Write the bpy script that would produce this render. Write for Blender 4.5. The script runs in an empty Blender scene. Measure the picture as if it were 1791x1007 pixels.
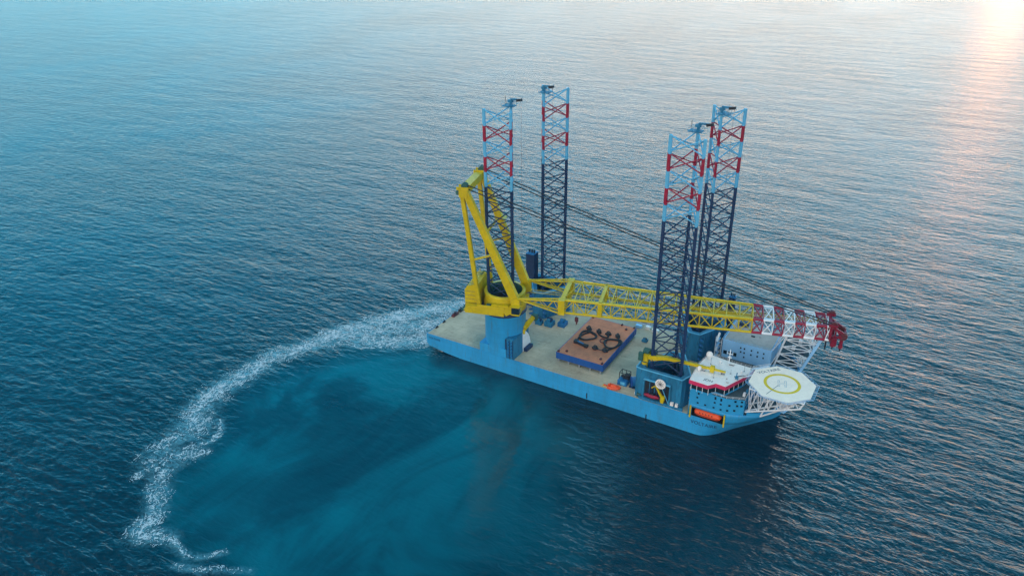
import bpy, bmesh, math, random
import numpy as np
from mathutils import Vector, Matrix

random.seed(7)
rng = np.random.default_rng(11)
C = bpy.context.scene.collection
PI = math.pi
V = Vector

# ------------------------------------------------------------------ materials
def new_mat(name):
    m = bpy.data.materials.new(name); m.use_nodes = True
    nt = m.node_tree
    return m, nt, nt.nodes['Principled BSDF']

def paint(name, col, rough=0.45, var=0.18, scale=0.35, streak=0.0, metal=0.0, spec=0.4, dirt=(0.12, 0.07, 0.04), dirt_amt=0.0, seams=False):
    """weathered paint: large soft tone variation, optional dirt patches and vertical streaks"""
    m, nt, b = new_mat(name)
    N, L = nt.nodes, nt.links
    tc = N.new('ShaderNodeTexCoord')
    mp = N.new('ShaderNodeMapping'); mp.inputs['Scale'].default_value = (1, 1, 0.25 if streak else 1)
    L.new(tc.outputs['Object'], mp.inputs['Vector'])
    n = N.new('ShaderNodeTexNoise'); n.inputs['Scale'].default_value = scale
    n.inputs['Detail'].default_value = 6; n.inputs['Roughness'].default_value = 0.65
    L.new(mp.outputs['Vector'], n.inputs['Vector'])
    r = N.new('ShaderNodeMapRange'); r.inputs['From Min'].default_value = 0.3; r.inputs['From Max'].default_value = 0.7
    r.inputs['To Min'].default_value = 1 - var; r.inputs['To Max'].default_value = 1 + var
    L.new(n.outputs['Fac'], r.inputs['Value'])
    mul = N.new('ShaderNodeVectorMath'); mul.operation = 'SCALE'
    mul.inputs[0].default_value = col[:3]
    L.new(r.outputs['Result'], mul.inputs['Scale'])
    out = mul.outputs['Vector']
    if dirt_amt > 0:
        n2 = N.new('ShaderNodeTexNoise'); n2.inputs['Scale'].default_value = scale * 3.1
        n2.inputs['Detail'].default_value = 8; n2.inputs['Roughness'].default_value = 0.7
        L.new(mp.outputs['Vector'], n2.inputs['Vector'])
        r2 = N.new('ShaderNodeMapRange'); r2.inputs['From Min'].default_value = 0.5; r2.inputs['From Max'].default_value = 0.72
        r2.inputs['To Min'].default_value = 0; r2.inputs['To Max'].default_value = dirt_amt
        L.new(n2.outputs['Fac'], r2.inputs['Value'])
        mx = N.new('ShaderNodeMix'); mx.data_type = 'RGBA'
        L.new(r2.outputs['Result'], mx.inputs['Factor'])
        L.new(out, mx.inputs['A']); mx.inputs['B'].default_value = (*dirt, 1)
        out = mx.outputs['Result']
    if seams:                                # shell plating: weld seams and slightly different plates, rust runs
        sp = N.new('ShaderNodeSeparateXYZ'); L.new(tc.outputs['Object'], sp.inputs[0])
        cb = N.new('ShaderNodeCombineXYZ'); L.new(sp.outputs['X'], cb.inputs['X']); L.new(sp.outputs['Z'], cb.inputs['Y'])
        br = N.new('ShaderNodeTexBrick'); br.inputs['Scale'].default_value = 1; br.inputs['Brick Width'].default_value = 8.5; br.inputs['Row Height'].default_value = 2.3
        br.inputs['Mortar Size'].default_value = 0.045; br.inputs['Mortar Smooth'].default_value = .4
        br.inputs['Color1'].default_value = (1, 1, 1, 1); br.inputs['Color2'].default_value = (.88, .92, .94, 1); br.inputs['Mortar'].default_value = (.62, .66, .68, 1)
        L.new(cb.outputs[0], br.inputs['Vector'])
        mm = N.new('ShaderNodeMix'); mm.data_type = 'RGBA'; mm.blend_type = 'MULTIPLY'; mm.inputs['Factor'].default_value = .75
        L.new(out, mm.inputs['A']); L.new(br.outputs['Color'], mm.inputs['B']); out = mm.outputs['Result']
        mp3 = N.new('ShaderNodeMapping'); mp3.inputs['Scale'].default_value = (.9, .9, .10); L.new(tc.outputs['Object'], mp3.inputs['Vector'])
        n3 = N.new('ShaderNodeTexNoise'); n3.inputs['Scale'].default_value = 1.0; n3.inputs['Detail'].default_value = 5; L.new(mp3.outputs['Vector'], n3.inputs['Vector'])
        r3 = N.new('ShaderNodeMapRange'); r3.inputs['From Min'].default_value = .60; r3.inputs['From Max'].default_value = .80; r3.inputs['To Max'].default_value = .55; L.new(n3.outputs['Fac'], r3.inputs['Value'])
        m3 = N.new('ShaderNodeMix'); m3.data_type = 'RGBA'; L.new(r3.outputs['Result'], m3.inputs['Factor']); L.new(out, m3.inputs['A']); m3.inputs['B'].default_value = (.10, .13, .14, 1); out = m3.outputs['Result']
    L.new(out, b.inputs['Base Color'])
    b.inputs['Roughness'].default_value = rough
    b.inputs['Metallic'].default_value = metal
    b.inputs['Specular IOR Level'].default_value = spec
    return m

M = {}
M['hull_blue'] = paint('hull_blue', (0.022, 0.315, 0.620), 0.5, 0.12, 0.12, 1, dirt=(0.05, 0.16, 0.24), dirt_amt=0.4, seams=True)
M['boot'] = paint('boot_top', (0.01, 0.03, 0.07), 0.5)
M['navy'] = paint('navy_paint', (0.006, 0.030, 0.095), 0.5, 0.2, 0.3)
M['pale_blue'] = paint('pale_blue_paint', (0.10, 0.42, 0.66), 0.45, 0.12, 0.3)
M['red'] = paint('red_paint', (0.30, 0.008, 0.040), 0.45, 0.2, 0.3)
M['yellow'] = paint('yellow_paint', (0.58, 0.43, 0.004), 0.45, 0.16, 0.2, dirt=(0.30, 0.2, 0.01), dirt_amt=0.5)
M['white'] = paint('white_paint', (0.86, 0.80, 0.77), 0.5, 0.08, 0.4, dirt=(0.45, 0.46, 0.46), dirt_amt=0.4)
M['lattice_white'] = paint('white_lattice', (0.74, 0.78, 0.82), 0.5, 0.1, 0.4)
M['boom_red'] = paint('boom_red', (0.20, 0.006, 0.030), 0.5, 0.25, 0.5)
M['crimson'] = paint('crimson_fascia', (0.62, 0.03, 0.12), 0.45, 0.12, 0.4)
M['teal'] = paint('teal_paint', (0.012, 0.17, 0.32), 0.55, 0.3, 0.35, 1, dirt=(0.01, 0.05, 0.09), dirt_amt=0.8)
M['block_blue'] = paint('block_blue', (0.022, 0.30, 0.58), 0.5, 0.1, 0.2, 1)
M['block_pale'] = paint('block_pale', (0.30, 0.60, 0.90), 0.5, 0.08, 0.2, 1)
M['roof_tan'] = paint('roof_tan', (0.44, 0.40, 0.38), 0.8, 0.12, 0.25, dirt=(0.2, 0.2, 0.2), dirt_amt=0.5)
M['dark'] = paint('dark_gear', (0.010, 0.016, 0.028), 0.6, 0.3, 0.6)
M['rubber'] = paint('black_rope', (0.008, 0.012, 0.02), 0.7, 0.3, 0.8)
M['pontoon_blue'] = paint('pontoon_blue', (0.004, 0.075, 0.30), 0.5, 0.18, 0.25, 1, dirt=(0.02, 0.05, 0.12), dirt_amt=0.5)
M['orange'] = paint('orange_hull', (0.80, 0.085, 0.018), 0.4, 0.12, 0.5)
M['maroon'] = paint('maroon_steel', (0.10, 0.02, 0.03), 0.6, 0.3, 0.6)
M['gear_blue'] = paint('gear_blue', (0.006, 0.14, 0.36), 0.45, 0.2, 0.5)
M['gear_green'] = paint('gear_green', (0.02, 0.10, 0.09), 0.6, 0.3, 0.7)
M['grey'] = paint('grey_steel', (0.22, 0.24, 0.26), 0.6, 0.2, 0.5)
M['cable'] = paint('steel_cable', (0.012, 0.022, 0.035), 0.6, 0.1, 0.5)
M['fore_deck'] = paint('fore_deck', (0.035, 0.075, 0.10), 0.8, 0.25, 0.4, dirt=(0.10, 0.12, 0.13), dirt_amt=0.5)
M['heli_grey'] = paint('helideck_coat', (0.94, 0.78, 0.66), 0.8, 0.06, 0.3, dirt=(0.62, 0.52, 0.44), dirt_amt=0.35)
M['mark_yellow'] = paint('marking_yellow', (0.72, 0.50, 0.02), 0.7, 0.1, 0.5)
M['mark_faint'] = paint('marking_faint', (0.36, 0.40, 0.46), 0.7, 0.2, 0.8)
M['mark_grey'] = paint('marking_grey', (0.10, 0.11, 0.13), 0.7, 0.1, 0.5)
m, nt, b = new_mat('window_glass'); b.inputs['Base Color'].default_value = (0.006, 0.02, 0.035, 1)
b.inputs['Roughness'].default_value = 0.08; M['glass'] = m

def deck_material():
    """worn steel/wood working deck: plank seams, stains, rust"""
    m, nt, b = new_mat('working_deck'); N, L = nt.nodes, nt.links
    tc = N.new('ShaderNodeTexCoord')
    n1 = N.new('ShaderNodeTexNoise'); n1.inputs['Scale'].default_value = 0.06; n1.inputs['Detail'].default_value = 7; n1.inputs['Roughness'].default_value = 0.62
    L.new(tc.outputs['Object'], n1.inputs['Vector'])
    cr = N.new('ShaderNodeValToRGB'); e = cr.color_ramp.elements
    e[0].position = 0.32; e[0].color = (0.36, 0.325, 0.25, 1)
    e[1].position = 0.68; e[1].color = (0.62, 0.53, 0.385, 1)
    L.new(n1.outputs['Fac'], cr.inputs['Fac'])
    br = N.new('ShaderNodeTexBrick'); br.inputs['Scale'].default_value = 1
    br.inputs['Brick Width'].default_value = 9.0; br.inputs['Row Height'].default_value = 2.4
    br.inputs['Mortar Size'].default_value = 0.05; br.inputs['Mortar Smooth'].default_value = 0.3
    br.inputs['Color1'].default_value = (1, 1, 1, 1); br.inputs['Color2'].default_value = (0.86, 0.87, 0.88, 1); br.inputs['Mortar'].default_value = (0.6, 0.6, 0.6, 1)
    L.new(tc.outputs['Object'], br.inputs['Vector'])
    mu = N.new('ShaderNodeMix'); mu.data_type = 'RGBA'; mu.blend_type = 'MULTIPLY'; mu.inputs['Factor'].default_value = 0.7
    L.new(cr.outputs['Color'], mu.inputs['A']); L.new(br.outputs['Color'], mu.inputs['B'])
    n2 = N.new('ShaderNodeTexNoise'); n2.inputs['Scale'].default_value = 0.25; n2.inputs['Detail'].default_value = 9; n2.inputs['Roughness'].default_value = 0.7; n2.inputs['Distortion'].default_value = 0.8
    L.new(tc.outputs['Object'], n2.inputs['Vector'])
    r2 = N.new('ShaderNodeMapRange'); r2.inputs['From Min'].default_value = 0.53; r2.inputs['From Max'].default_value = 0.75; r2.inputs['To Max'].default_value = 0.55
    L.new(n2.outputs['Fac'], r2.inputs['Value'])
    m2 = N.new('ShaderNodeMix'); m2.data_type = 'RGBA'
    L.new(r2.outputs['Result'], m2.inputs['Factor']); L.new(mu.outputs['Result'], m2.inputs['A']); m2.inputs['B'].default_value = (0.17, 0.12, 0.085, 1)
    L.new(m2.outputs['Result'], b.inputs['Base Color'])
    b.inputs['Roughness'].default_value = 0.75; b.inputs['Specular IOR Level'].default_value = 0.25
    return m
M['deck'] = deck_material()

def rust_material():
    m, nt, b = new_mat('rusty_plate'); N, L = nt.nodes, nt.links
    tc = N.new('ShaderNodeTexCoord')
    n1 = N.new('ShaderNodeTexNoise'); n1.inputs['Scale'].default_value = 0.18; n1.inputs['Detail'].default_value = 9; n1.inputs['Roughness'].default_value = 0.7
    L.new(tc.outputs['Object'], n1.inputs['Vector'])
    cr = N.new('ShaderNodeValToRGB'); e = cr.color_ramp.elements
    e[0].position = 0.3; e[0].color = (0.42, 0.175, 0.115, 1)
    e[1].position = 0.7; e[1].color = (0.74, 0.275, 0.15, 1)
    k = cr.color_ramp.elements.new(0.5); k.color = (0.60, 0.225, 0.13, 1)
    L.new(n1.outputs['Fac'], cr.inputs['Fac'])
    br = N.new('ShaderNodeTexBrick'); br.inputs['Scale'].default_value = 1
    br.inputs['Brick Width'].default_value = 7; br.inputs['Row Height'].default_value = 3
    br.inputs['Mortar Size'].default_value = 0.06
    br.inputs['Color1'].default_value = (1, 1, 1, 1); br.inputs['Color2'].default_value = (0.85, 0.86, 0.88, 1); br.inputs['Mortar'].default_value = (0.6, 0.6, 0.6, 1)
    L.new(tc.outputs['Object'], br.inputs['Vector'])
    mu = N.new('ShaderNodeMix'); mu.data_type = 'RGBA'; mu.blend_type = 'MULTIPLY'; mu.inputs['Factor'].default_value = 0.7
    L.new(cr.outputs['Color'], mu.inputs['A']); L.new(br.outputs['Color'], mu.inputs['B'])
    L.new(mu.outputs['Result'], b.inputs['Base Color']); b.inputs['Roughness'].default_value = 0.85
    b.inputs['Specular IOR Level'].default_value = 0.2
    return m
M['rust'] = rust_material()

# ------------------------------------------------------------------ mesh builder
class MB:
    def __init__(s): s.v = []; s.f = []; s.mi = []; s.sm = []; s.mats = []
    def slot(s, mat):
        if mat not in s.mats: s.mats.append(mat)
        return s.mats.index(mat)
    def add(s, vs, fs, mat, smooth=False):
        o = len(s.v); s.v += [tuple(x) for x in vs]; k = s.slot(mat)
        for f in fs:
            s.f.append(tuple(o + i for i in f)); s.mi.append(k); s.sm.append(smooth)
    def box(s, x0, x1, y0, y1, z0, z1, mat, T=None):
        vs = [(x, y, z) for z in (z0, z1) for y in (y0, y1) for x in (x0, x1)]
        if T: vs = [T(*p) for p in vs]
        s.add(vs, [(0, 2, 3, 1), (4, 5, 7, 6), (0, 1, 5, 4), (2, 6, 7, 3), (0, 4, 6, 2), (1, 3, 7, 5)], mat)
    def prism(s, poly, z0, z1, mat, top=None, T=None):
        n = len(poly)
        a = sum(poly[i][0] * poly[(i + 1) % n][1] - poly[(i + 1) % n][0] * poly[i][1] for i in range(n))
        if a < 0: poly = poly[::-1]
        vs = [(x, y, z0) for x, y in poly] + [(x, y, z1) for x, y in poly]
        if T: vs = [T(*p) for p in vs]
        s.add(vs, [tuple(range(n - 1, -1, -1))] + [(i, (i + 1) % n, n + (i + 1) % n, n + i) for i in range(n)], mat)
        s.add(vs[n:], [tuple(range(n))], top or mat)
    def tube(s, a, b, r, mat, n=6, r2=None, caps=True, smooth=True):
        a, b = V(a), V(b); d = (b - a)
        if d.length < 1e-6: return
        d.normalize(); up = V((0, 0, 1)) if abs(d.z) < 0.95 else V((1, 0, 0))
        p = d.cross(up).normalized(); q = p.cross(d)
        r2 = r if r2 is None else r2
        vs = [a + (p * math.cos(t) + q * math.sin(t)) * r for t in [2 * PI * i / n for i in range(n)]]
        vs += [b + (p * math.cos(t) + q * math.sin(t)) * r2 for t in [2 * PI * i / n for i in range(n)]]
        s.add(vs, [(i, n + i, n + (i + 1) % n, (i + 1) % n) for i in range(n)], mat, smooth)
        if caps: s.add(vs, [tuple(range(n)), tuple(range(2 * n - 1, n - 1, -1))], mat)
    def beam(s, a, b, w, h, mat, up=(0, 0, 1), w2=None, h2=None):
        a, b = V(a), V(b); d = (b - a).normalized(); up = V(up)
        if abs(d.dot(up)) > 0.97: up = V((1, 0, 0))
        p = d.cross(up).normalized(); q = p.cross(d)
        w2 = w if w2 is None else w2; h2 = h if h2 is None else h2
        vs = [c + p * (x * ww / 2) + q * (y * hh / 2) for c, ww, hh in ((a, w, h), (b, w2, h2)) for x, y in ((-1, -1), (1, -1), (1, 1), (-1, 1))]
        s.add(vs, [(0, 1, 2, 3), (7, 6, 5, 4), (0, 4, 5, 1), (1, 5, 6, 2), (2, 6, 7, 3), (3, 7, 4, 0)], mat)
    def path(s, pts, r, mat, n=6):
        pts = [V(p) for p in pts]; rings = []
        for i, p in enumerate(pts):
            d = (pts[min(i + 1, len(pts) - 1)] - pts[max(i - 1, 0)]).normalized()
            up = V((0, 0, 1)) if abs(d.z) < 0.9 else V((1, 0, 0))
            e = d.cross(up).normalized(); g = e.cross(d)
            rings.append([p + (e * math.cos(t) + g * math.sin(t)) * r for t in [2 * PI * k / n for k in range(n)]])
        vs = [v for rg in rings for v in rg]
        fs = [(i * n + k, (i + 1) * n + k, (i + 1) * n + (k + 1) % n, i * n + (k + 1) % n) for i in range(len(pts) - 1) for k in range(n)]
        fs += [tuple(range(n)), tuple(range(len(vs) - 1, len(vs) - n - 1, -1))]
        s.add(vs, fs, mat, True)
    def lathe(s, cx, cy, prof, mat, n=48, smooth=True, T=None):
        vs = [(cx + r * math.cos(2 * PI * k / n), cy + r * math.sin(2 * PI * k / n), z) for r, z in prof for k in range(n)]
        if T: vs = [T(*p) for p in vs]
        s.add(vs, [(i * n + k, i * n + (k + 1) % n, (i + 1) * n + (k + 1) % n, (i + 1) * n + k) for i in range(len(prof) - 1) for k in range(n)], mat, smooth)
    def ball(s, c, rx, ry, rz, mat, n=14, m=8):
        vs = []; fs = []
        for j in range(m + 1):
            ph = -PI / 2 + PI * j / m
            for i in range(n):
                th = 2 * PI * i / n
                vs.append((c[0] + rx * math.cos(ph) * math.cos(th), c[1] + ry * math.cos(ph) * math.sin(th), c[2] + rz * math.sin(ph)))
        for j in range(m):
            for i in range(n): fs.append((j * n + i, j * n + (i + 1) % n, (j + 1) * n + (i + 1) % n, (j + 1) * n + i))
        s.add(vs, fs, mat, True)

WL = {}                                   # world location of every object built
def link(o, parent, wl):
    C.objects.link(o)
    WL[o.name] = V(wl)
    if parent: o.parent = parent; o.location = V(wl) - WL[parent.name]
    else: o.location = wl
    return o

def obj(name, mb, parent=None, origin=None, bevel=0):
    vs = np.array(mb.v, float)
    if origin is None:
        lo, hi = vs.min(0), vs.max(0); origin = ((lo[0] + hi[0]) / 2, (lo[1] + hi[1]) / 2, lo[2])
    me = bpy.data.meshes.new(name)
    me.from_pydata([tuple(p) for p in (vs - np.array(origin))], [], mb.f)
    for mat in mb.mats: me.materials.append(M[mat])
    me.polygons.foreach_set('material_index', mb.mi); me.polygons.foreach_set('use_smooth', mb.sm)
    me.validate(); me.update()
    o = bpy.data.objects.new(name, me)
    link(o, parent, origin)
    if bevel:
        bv = o.modifiers.new('bevel', 'BEVEL'); bv.width = bevel; bv.segments = 2; bv.limit_method = 'ANGLE'; bv.angle_limit = 0.7
    return o

def empty(name, loc, parent=None):
    o = bpy.data.objects.new(name, None); o.empty_display_size = 2
    return link(o, parent, loc)

def tag(o, label=None, cat=None, group=None, kind=None):
    if label: o['label'] = label
    if cat: o['category'] = cat
    if group: o['group'] = group
    if kind: o['kind'] = kind
    return o

def text(name, s, size, loc, xdir, updir, mat, parent, depth=0.02, spacing=1.0):
    """raised lettering: reads along xdir, its tops towards updir"""
    cu = bpy.data.curves.new(name, 'FONT'); cu.body = s; cu.size = size; cu.extrude = depth; cu.space_character = spacing; cu.offset = size * 0.012
    t = bpy.data.objects.new(name, cu); C.objects.link(t)
    bpy.context.view_layer.update()
    me = bpy.data.meshes.new_from_object(t.evaluated_get(bpy.context.evaluated_depsgraph_get()))
    bpy.data.objects.remove(t); bpy.data.curves.remove(cu)
    x = V(xdir).normalized(); z = x.cross(V(updir)).normalized(); y = z.cross(x)
    R = Matrix((x, y, z)).transposed()
    me.transform(R.to_4x4()); me.materials.clear(); me.materials.append(M[mat]); me.name = name
    o = bpy.data.objects.new(name, me)
    return link(o, parent, loc)

# ------------------------------------------------------------------ dimensions (metres; x to the bow, y to port, z up, water at 0)
B, DK, FD = 30.0, 8.3, 14.0
LX = (39.13, 117.87); LY = 21.03; LS = 12.37; BAY = 6.454; LT = 119.05
ship = empty('jackup_vessel', (80, 0, 0))
tag(ship, 'blue jack-up installation vessel with four lattice legs, yellow crane and white octagonal helideck', 'ship')

# ------------------------------------------------------------------ hull
def cr(pts, n):
    """Catmull-Rom through 2-D points, n samples per span"""
    P = [V((*p, 0)) for p in pts]; P = [P[0] * 2 - P[1]] + P + [P[-1] * 2 - P[-2]]
    out = []
    for i in range(1, len(P) - 2):
        for k in range(n):
            t = k / n
            q = 0.5 * ((2 * P[i]) + (P[i + 1] - P[i - 1]) * t + (2 * P[i - 1] - 5 * P[i] + 4 * P[i + 1] - P[i + 2]) * t * t + (3 * P[i] - P[i - 1] - 3 * P[i + 1] + P[i + 2]) * t ** 3)
            out.append((q.x, q.y))
    out.append(pts[-1]); return out
W0 = [(130, -30), (135.5, -29.8), (139, -27.8), (142, -24.7), (145.6, -19.6), (150, -14), (155, -7.9), (158.5, -3.6), (160.3, 0)]
W8 = [(130, -30), (137.5, -30), (143, -29.5), (148, -27.2), (152.5, -23), (156.5, -17), (160, -10), (162.3, -5), (163.2, 0)]
W14 = [(130, -30), (138, -30), (144.5, -30), (151, -27.8), (156.2, -25.2), (159.6, -21.8), (162.2, -16), (164.2, -8.5), (165.2, 0)]
def outline(z):
    k0, k8, k14 = cr(W0, 5), cr(W8, 5), cr(W14, 5)
    if z <= 8.3: t = max(z, 0) / 8.3; h = [(a[0] + (b[0] - a[0]) * t, a[1] + (b[1] - a[1]) * t) for a, b in zip(k0, k8)]
    else: t = (z - 8.3) / 5.7; h = [(a[0] + (b[0] - a[0]) * t, a[1] + (b[1] - a[1]) * t) for a, b in zip(k8, k14)]
    if z < 0: h = [(x - (x - 130) * 0.03 * -z / 5, y) for x, y in h]
    h = [(x, max(y, -30.0)) for x, y in h]
    return h + [(x, -y) for x, y in h[-2::-1]]
def loft(mb, zs, mat, smooth=True):
    rings = [[(x, y, z) for x, y in outline(z)] for z in zs]; n = len(rings[0])
    vs = [p for r in rings for p in r]
    fs = [(i * n + k, i * n + k + 1, (i + 1) * n + k + 1, (i + 1) * n + k) for i in range(len(zs) - 1) for k in range(n - 1)]
    mb.add(vs, fs, mat, smooth)
    fb = [tuple(range(n - 1, -1, -1)), tuple(range((len(zs) - 1) * n, len(zs) * n))]
    back = tuple([i * n for i in range(len(zs) - 1, -1, -1)] + [i * n + n - 1 for i in range(len(zs))])
    mb.add(vs, fb + [back], mat)
mb = MB()
prof = [(0, DK), (0.0, 3.4), (1.4, 2.1), (6, 1.3), (12, 0.5), (18, 0.1), (26, -0.8), (40, -5), (130, -5), (130, DK)]
vs = [(x, y, z) for y in (-B, B) for x, z in prof]; n = len(prof)
mb.add(vs, [tuple(range(n)), tuple(range(2 * n - 1, n - 1, -1))] + [(i, n + i, n + (i + 1) % n, (i + 1) % n) for i in range(n)], 'hull_blue')
loft(mb, [-5, -2.5, 0, 2, 4, 6, DK], 'hull_blue')
# rubbing strakes and draught fenders
for z in (7.6,): mb.box(0.5, 137, -30.12, -30.003, z, z + 0.3, 'hull_blue')
mb.box(85.2, 85.6, -30.2, -30.003, 0.5, 3.2, 'dark')
mb.box(112.6, 113.0, -30.2, -30.003, -0.5, 2.0, 'dark')
hull = obj('hull', mb, ship)
ht_ = text('hull_name', 'VOLTAIRE', 2.2, (131.6, -30.0, 5.0), (1, 0, 0), (0, 0, 1), 'navy', hull, 0.01, 1.05)
for v in ht_.data.vertices:                 # wrap the letters on to the flare of the bow
    o_ = outline(5.0 + v.co.z); X = 131.6 + v.co.x
    for (xa, ya), (xb, yb) in zip(o_, o_[1:]):
        if xa <= X <= xb: v.co.y += 30 + ya + (yb - ya) * (X - xa) / (xb - xa) - .04; break
text('stern_name', 'VOLTAIRE', 1.5, (1.2, -30.01, 6.0), (1, 0, 0), (0, 0, 1), 'navy', hull, 0.01)
mb = MB()
mb.box(0.35, 129.8, -29.65, 29.65, DK + 0.004, DK + 0.05, 'deck')
obj('main_deck', mb, ship)

# raised forecastle, cut open for the lifeboats
mb = MB(); loft(mb, [DK, 10, 12, FD], 'hull_blue'); fc = obj('forecastle', mb, ship)
cut = MB()
for s in (-1, 1): cut.box(131.4, 144.2, *sorted((s * 26.2, s * 33)), 8.55, 12.5, 'dark')
co = obj('cutter', cut)
bo = fc.modifiers.new('cut', 'BOOLEAN'); bo.operation = 'DIFFERENCE'; bo.object = co; bo.solver = 'EXACT'
bpy.context.view_layer.update()
me = bpy.data.meshes.new_from_object(fc.evaluated_get(bpy.context.evaluated_depsgraph_get()))
fc.modifiers.clear(); fc.data = me; bpy.data.objects.remove(co)
mb = MB()
mb.prism([(x, y) for x, y in [(x * 0.995 + 0.6, y * 0.985) for x, y in outline(FD)]], FD + 0.004, FD + 0.04, 'fore_deck')
obj('forecastle_deck', mb, ship)
# bulwark round the bow
mb = MB(); o14 = [p for p in outline(FD) if p[0] > 151.5]
n = len(o14); ins = [(150 + (x - 150) * 0.975, y * 0.985) for x, y in o14]
vs = [(*p, FD) for p in o14] + [(p[0] + 0.15, p[1], FD + 1.4) for p in o14] + [(*p, FD + 1.4) for p in ins] + [(*p, FD) for p in ins]
mb.add(vs, [(i + a * n, i + 1 + a * n, i + 1 + (a + 1) * n, i + (a + 1) * n) for a in range(3) for i in range(n - 1)], 'block_blue', False)
obj('bulwark', mb, ship)
# lifeboat recess frame: yellow guide posts, dark lining
for s in (-1, 1):
    mb = MB()
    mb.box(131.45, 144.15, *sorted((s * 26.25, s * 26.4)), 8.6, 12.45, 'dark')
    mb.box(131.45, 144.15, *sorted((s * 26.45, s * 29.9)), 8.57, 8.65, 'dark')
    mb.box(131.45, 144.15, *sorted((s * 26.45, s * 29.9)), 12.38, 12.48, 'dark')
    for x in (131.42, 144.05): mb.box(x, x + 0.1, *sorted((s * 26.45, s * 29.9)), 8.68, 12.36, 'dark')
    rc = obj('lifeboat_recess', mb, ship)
    for x in (131.0, 144.7):
        mb = MB(); mb.box(x - 0.28, x + 0.28, *sorted((s * 30.01, s * 30.35)), 7.6, 13.3, 'yellow'); obj('guide_post', mb, rc)

# ------------------------------------------------------------------ jack-up legs
def chord_xy(): return {'L': V((-LS / 2, -LS * .2887, 0)), 'R': V((LS / 2, -LS * .2887, 0)), 'M': V((0, LS * .5774, 0))}
BASEZ = 6.0
NB = 17
def bay_mat(k): return 'navy' if k >= 5 else ('red' if k in (1, 3) else 'pale_blue')
def leg_braces():
    mb = MB(); c = chord_xy()
    for a, b_ in (('L', 'R'), ('R', 'M'), ('M', 'L')):
        for k in range(NB):
            z1, z0 = LT - k * BAY, LT - (k + 1) * BAY
            p, q = c[a], c[b_]; mt = bay_mat(k)
            e = 0.32
            mb.tube((p.x, p.y, z1 - e), (q.x, q.y, z0 + e), 0.25, mt, 6, caps=False)
            mb.tube((q.x, q.y, z1 - e), (p.x, p.y, z0 + e), 0.25, mt, 6, caps=False)
    return mb
def leg_chord(k_):
    mb = MB(); p = chord_xy()[k_]
    for k in range(NB):
        z1, z0 = LT - k * BAY, LT - (k + 1) * BAY
        mb.tube((p.x, p.y, z0), (p.x, p.y, z1), 0.56, bay_mat(k), 10, caps=(k in (0, NB - 1)))
        d = p.normalized()
        mb.beam((p.x + d.x * .5, p.y + d.y * .5, z0), (p.x + d.x * .5, p.y + d.y * .5, z1), 0.3, 0.55, bay_mat(k))   # rack
        mb.tube((p.x, p.y, z0 - .45), (p.x, p.y, z0 + .45), 0.68, bay_mat(k), 10)
    return mb
def leg_platform():
    mb = MB(); p = chord_xy()['M']
    x, y = p.x, p.y
    mb.box(x - 3.2, x + 1.8, y - 2.2, y + 1.6, LT - 0.6, LT - 0.25, 'teal')
    for a in (-3.1, -1.5, 0.1, 1.7):
        for bb in (-2.1, 1.5): mb.tube((x + a, y + bb, LT - .25), (x + a, y + bb, LT + 1), .07, 'teal', 5)
    for bb in (-2.1, 1.5): mb.tube((x - 3.1, y + bb, LT + 1), (x + 1.7, y + bb, LT + 1), .07, 'teal', 5)
    mb.tube((x, y, LT - 0.5), (x, y, LT + 1.4), .6, 'teal', 8)
    mb.box(x - 1.1, x + .9, y - .8, y + .7, LT + 1.0, LT + 2.0, 'teal')
    mb.tube((x - 2.6, y, LT + .9), (x - 2.6, y, LT + 3.4), .1, 'dark', 5)
    return mb
def leg_jib(rot):
    mb = MB(); p = chord_xy()['M']
    d = V((math.cos(rot), math.sin(rot), 0)); o = V((p.x, p.y, LT + 2.2))
    mb.beam(o, o + d * 5.2 + V((0, 0, .5)), .9, .8, 'teal', w2=.5, h2=.5)
    mb.beam(o + d * 3.2, o + d * 5.6 + V((0, 0, .5)), 1.2, 1.0, 'dark')
    mb.tube(o + d * 5.3, o + d * 5.3 - V((0, 0, 60)), .045, 'maroon', 4)
    return mb
lb = leg_braces(); lbm = None; lcm = {}; lpm = None
for iy, sy in enumerate((-1, 1)):
    for ix, lx in enumerate(LX):
        base = V((lx, sy * LY, 0)); rz = 0 if sy < 0 else PI
        if lbm is None:
            g = obj('leg', lb, ship, origin=(0, 0, 0)); lbm = g.data
        else:
            g = bpy.data.objects.new('leg', lbm); C.objects.link(g); g.parent = ship; 
        WL[g.name] = base; g.location = base - WL[ship.name]; g.rotation_euler.z = rz
        for k_ in 'LRM':
            if k_ not in lcm:
                h = obj('chord', leg_chord(k_), None, origin=(0, 0, 0)); lcm[k_] = h.data
            else:
                h = bpy.data.objects.new('chord', lcm[k_]); C.objects.link(h)
            h.parent = g; h.location = (0, 0, 0)
        if lpm is None:
            h = obj('leg_platform', leg_platform(), None, origin=(0, 0, 0)); lpm = h.data
        else:
            h = bpy.data.objects.new('leg_platform', lpm); C.objects.link(h)
        h.parent = g; h.location = (0, 0, 0)
        h = obj('jib_crane', leg_jib(-0.15 + rz * 0 if sy < 0 else PI - 0.25), None, origin=(0, 0, 0)); h.parent = g; h.location = (0, 0, 0)

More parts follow.
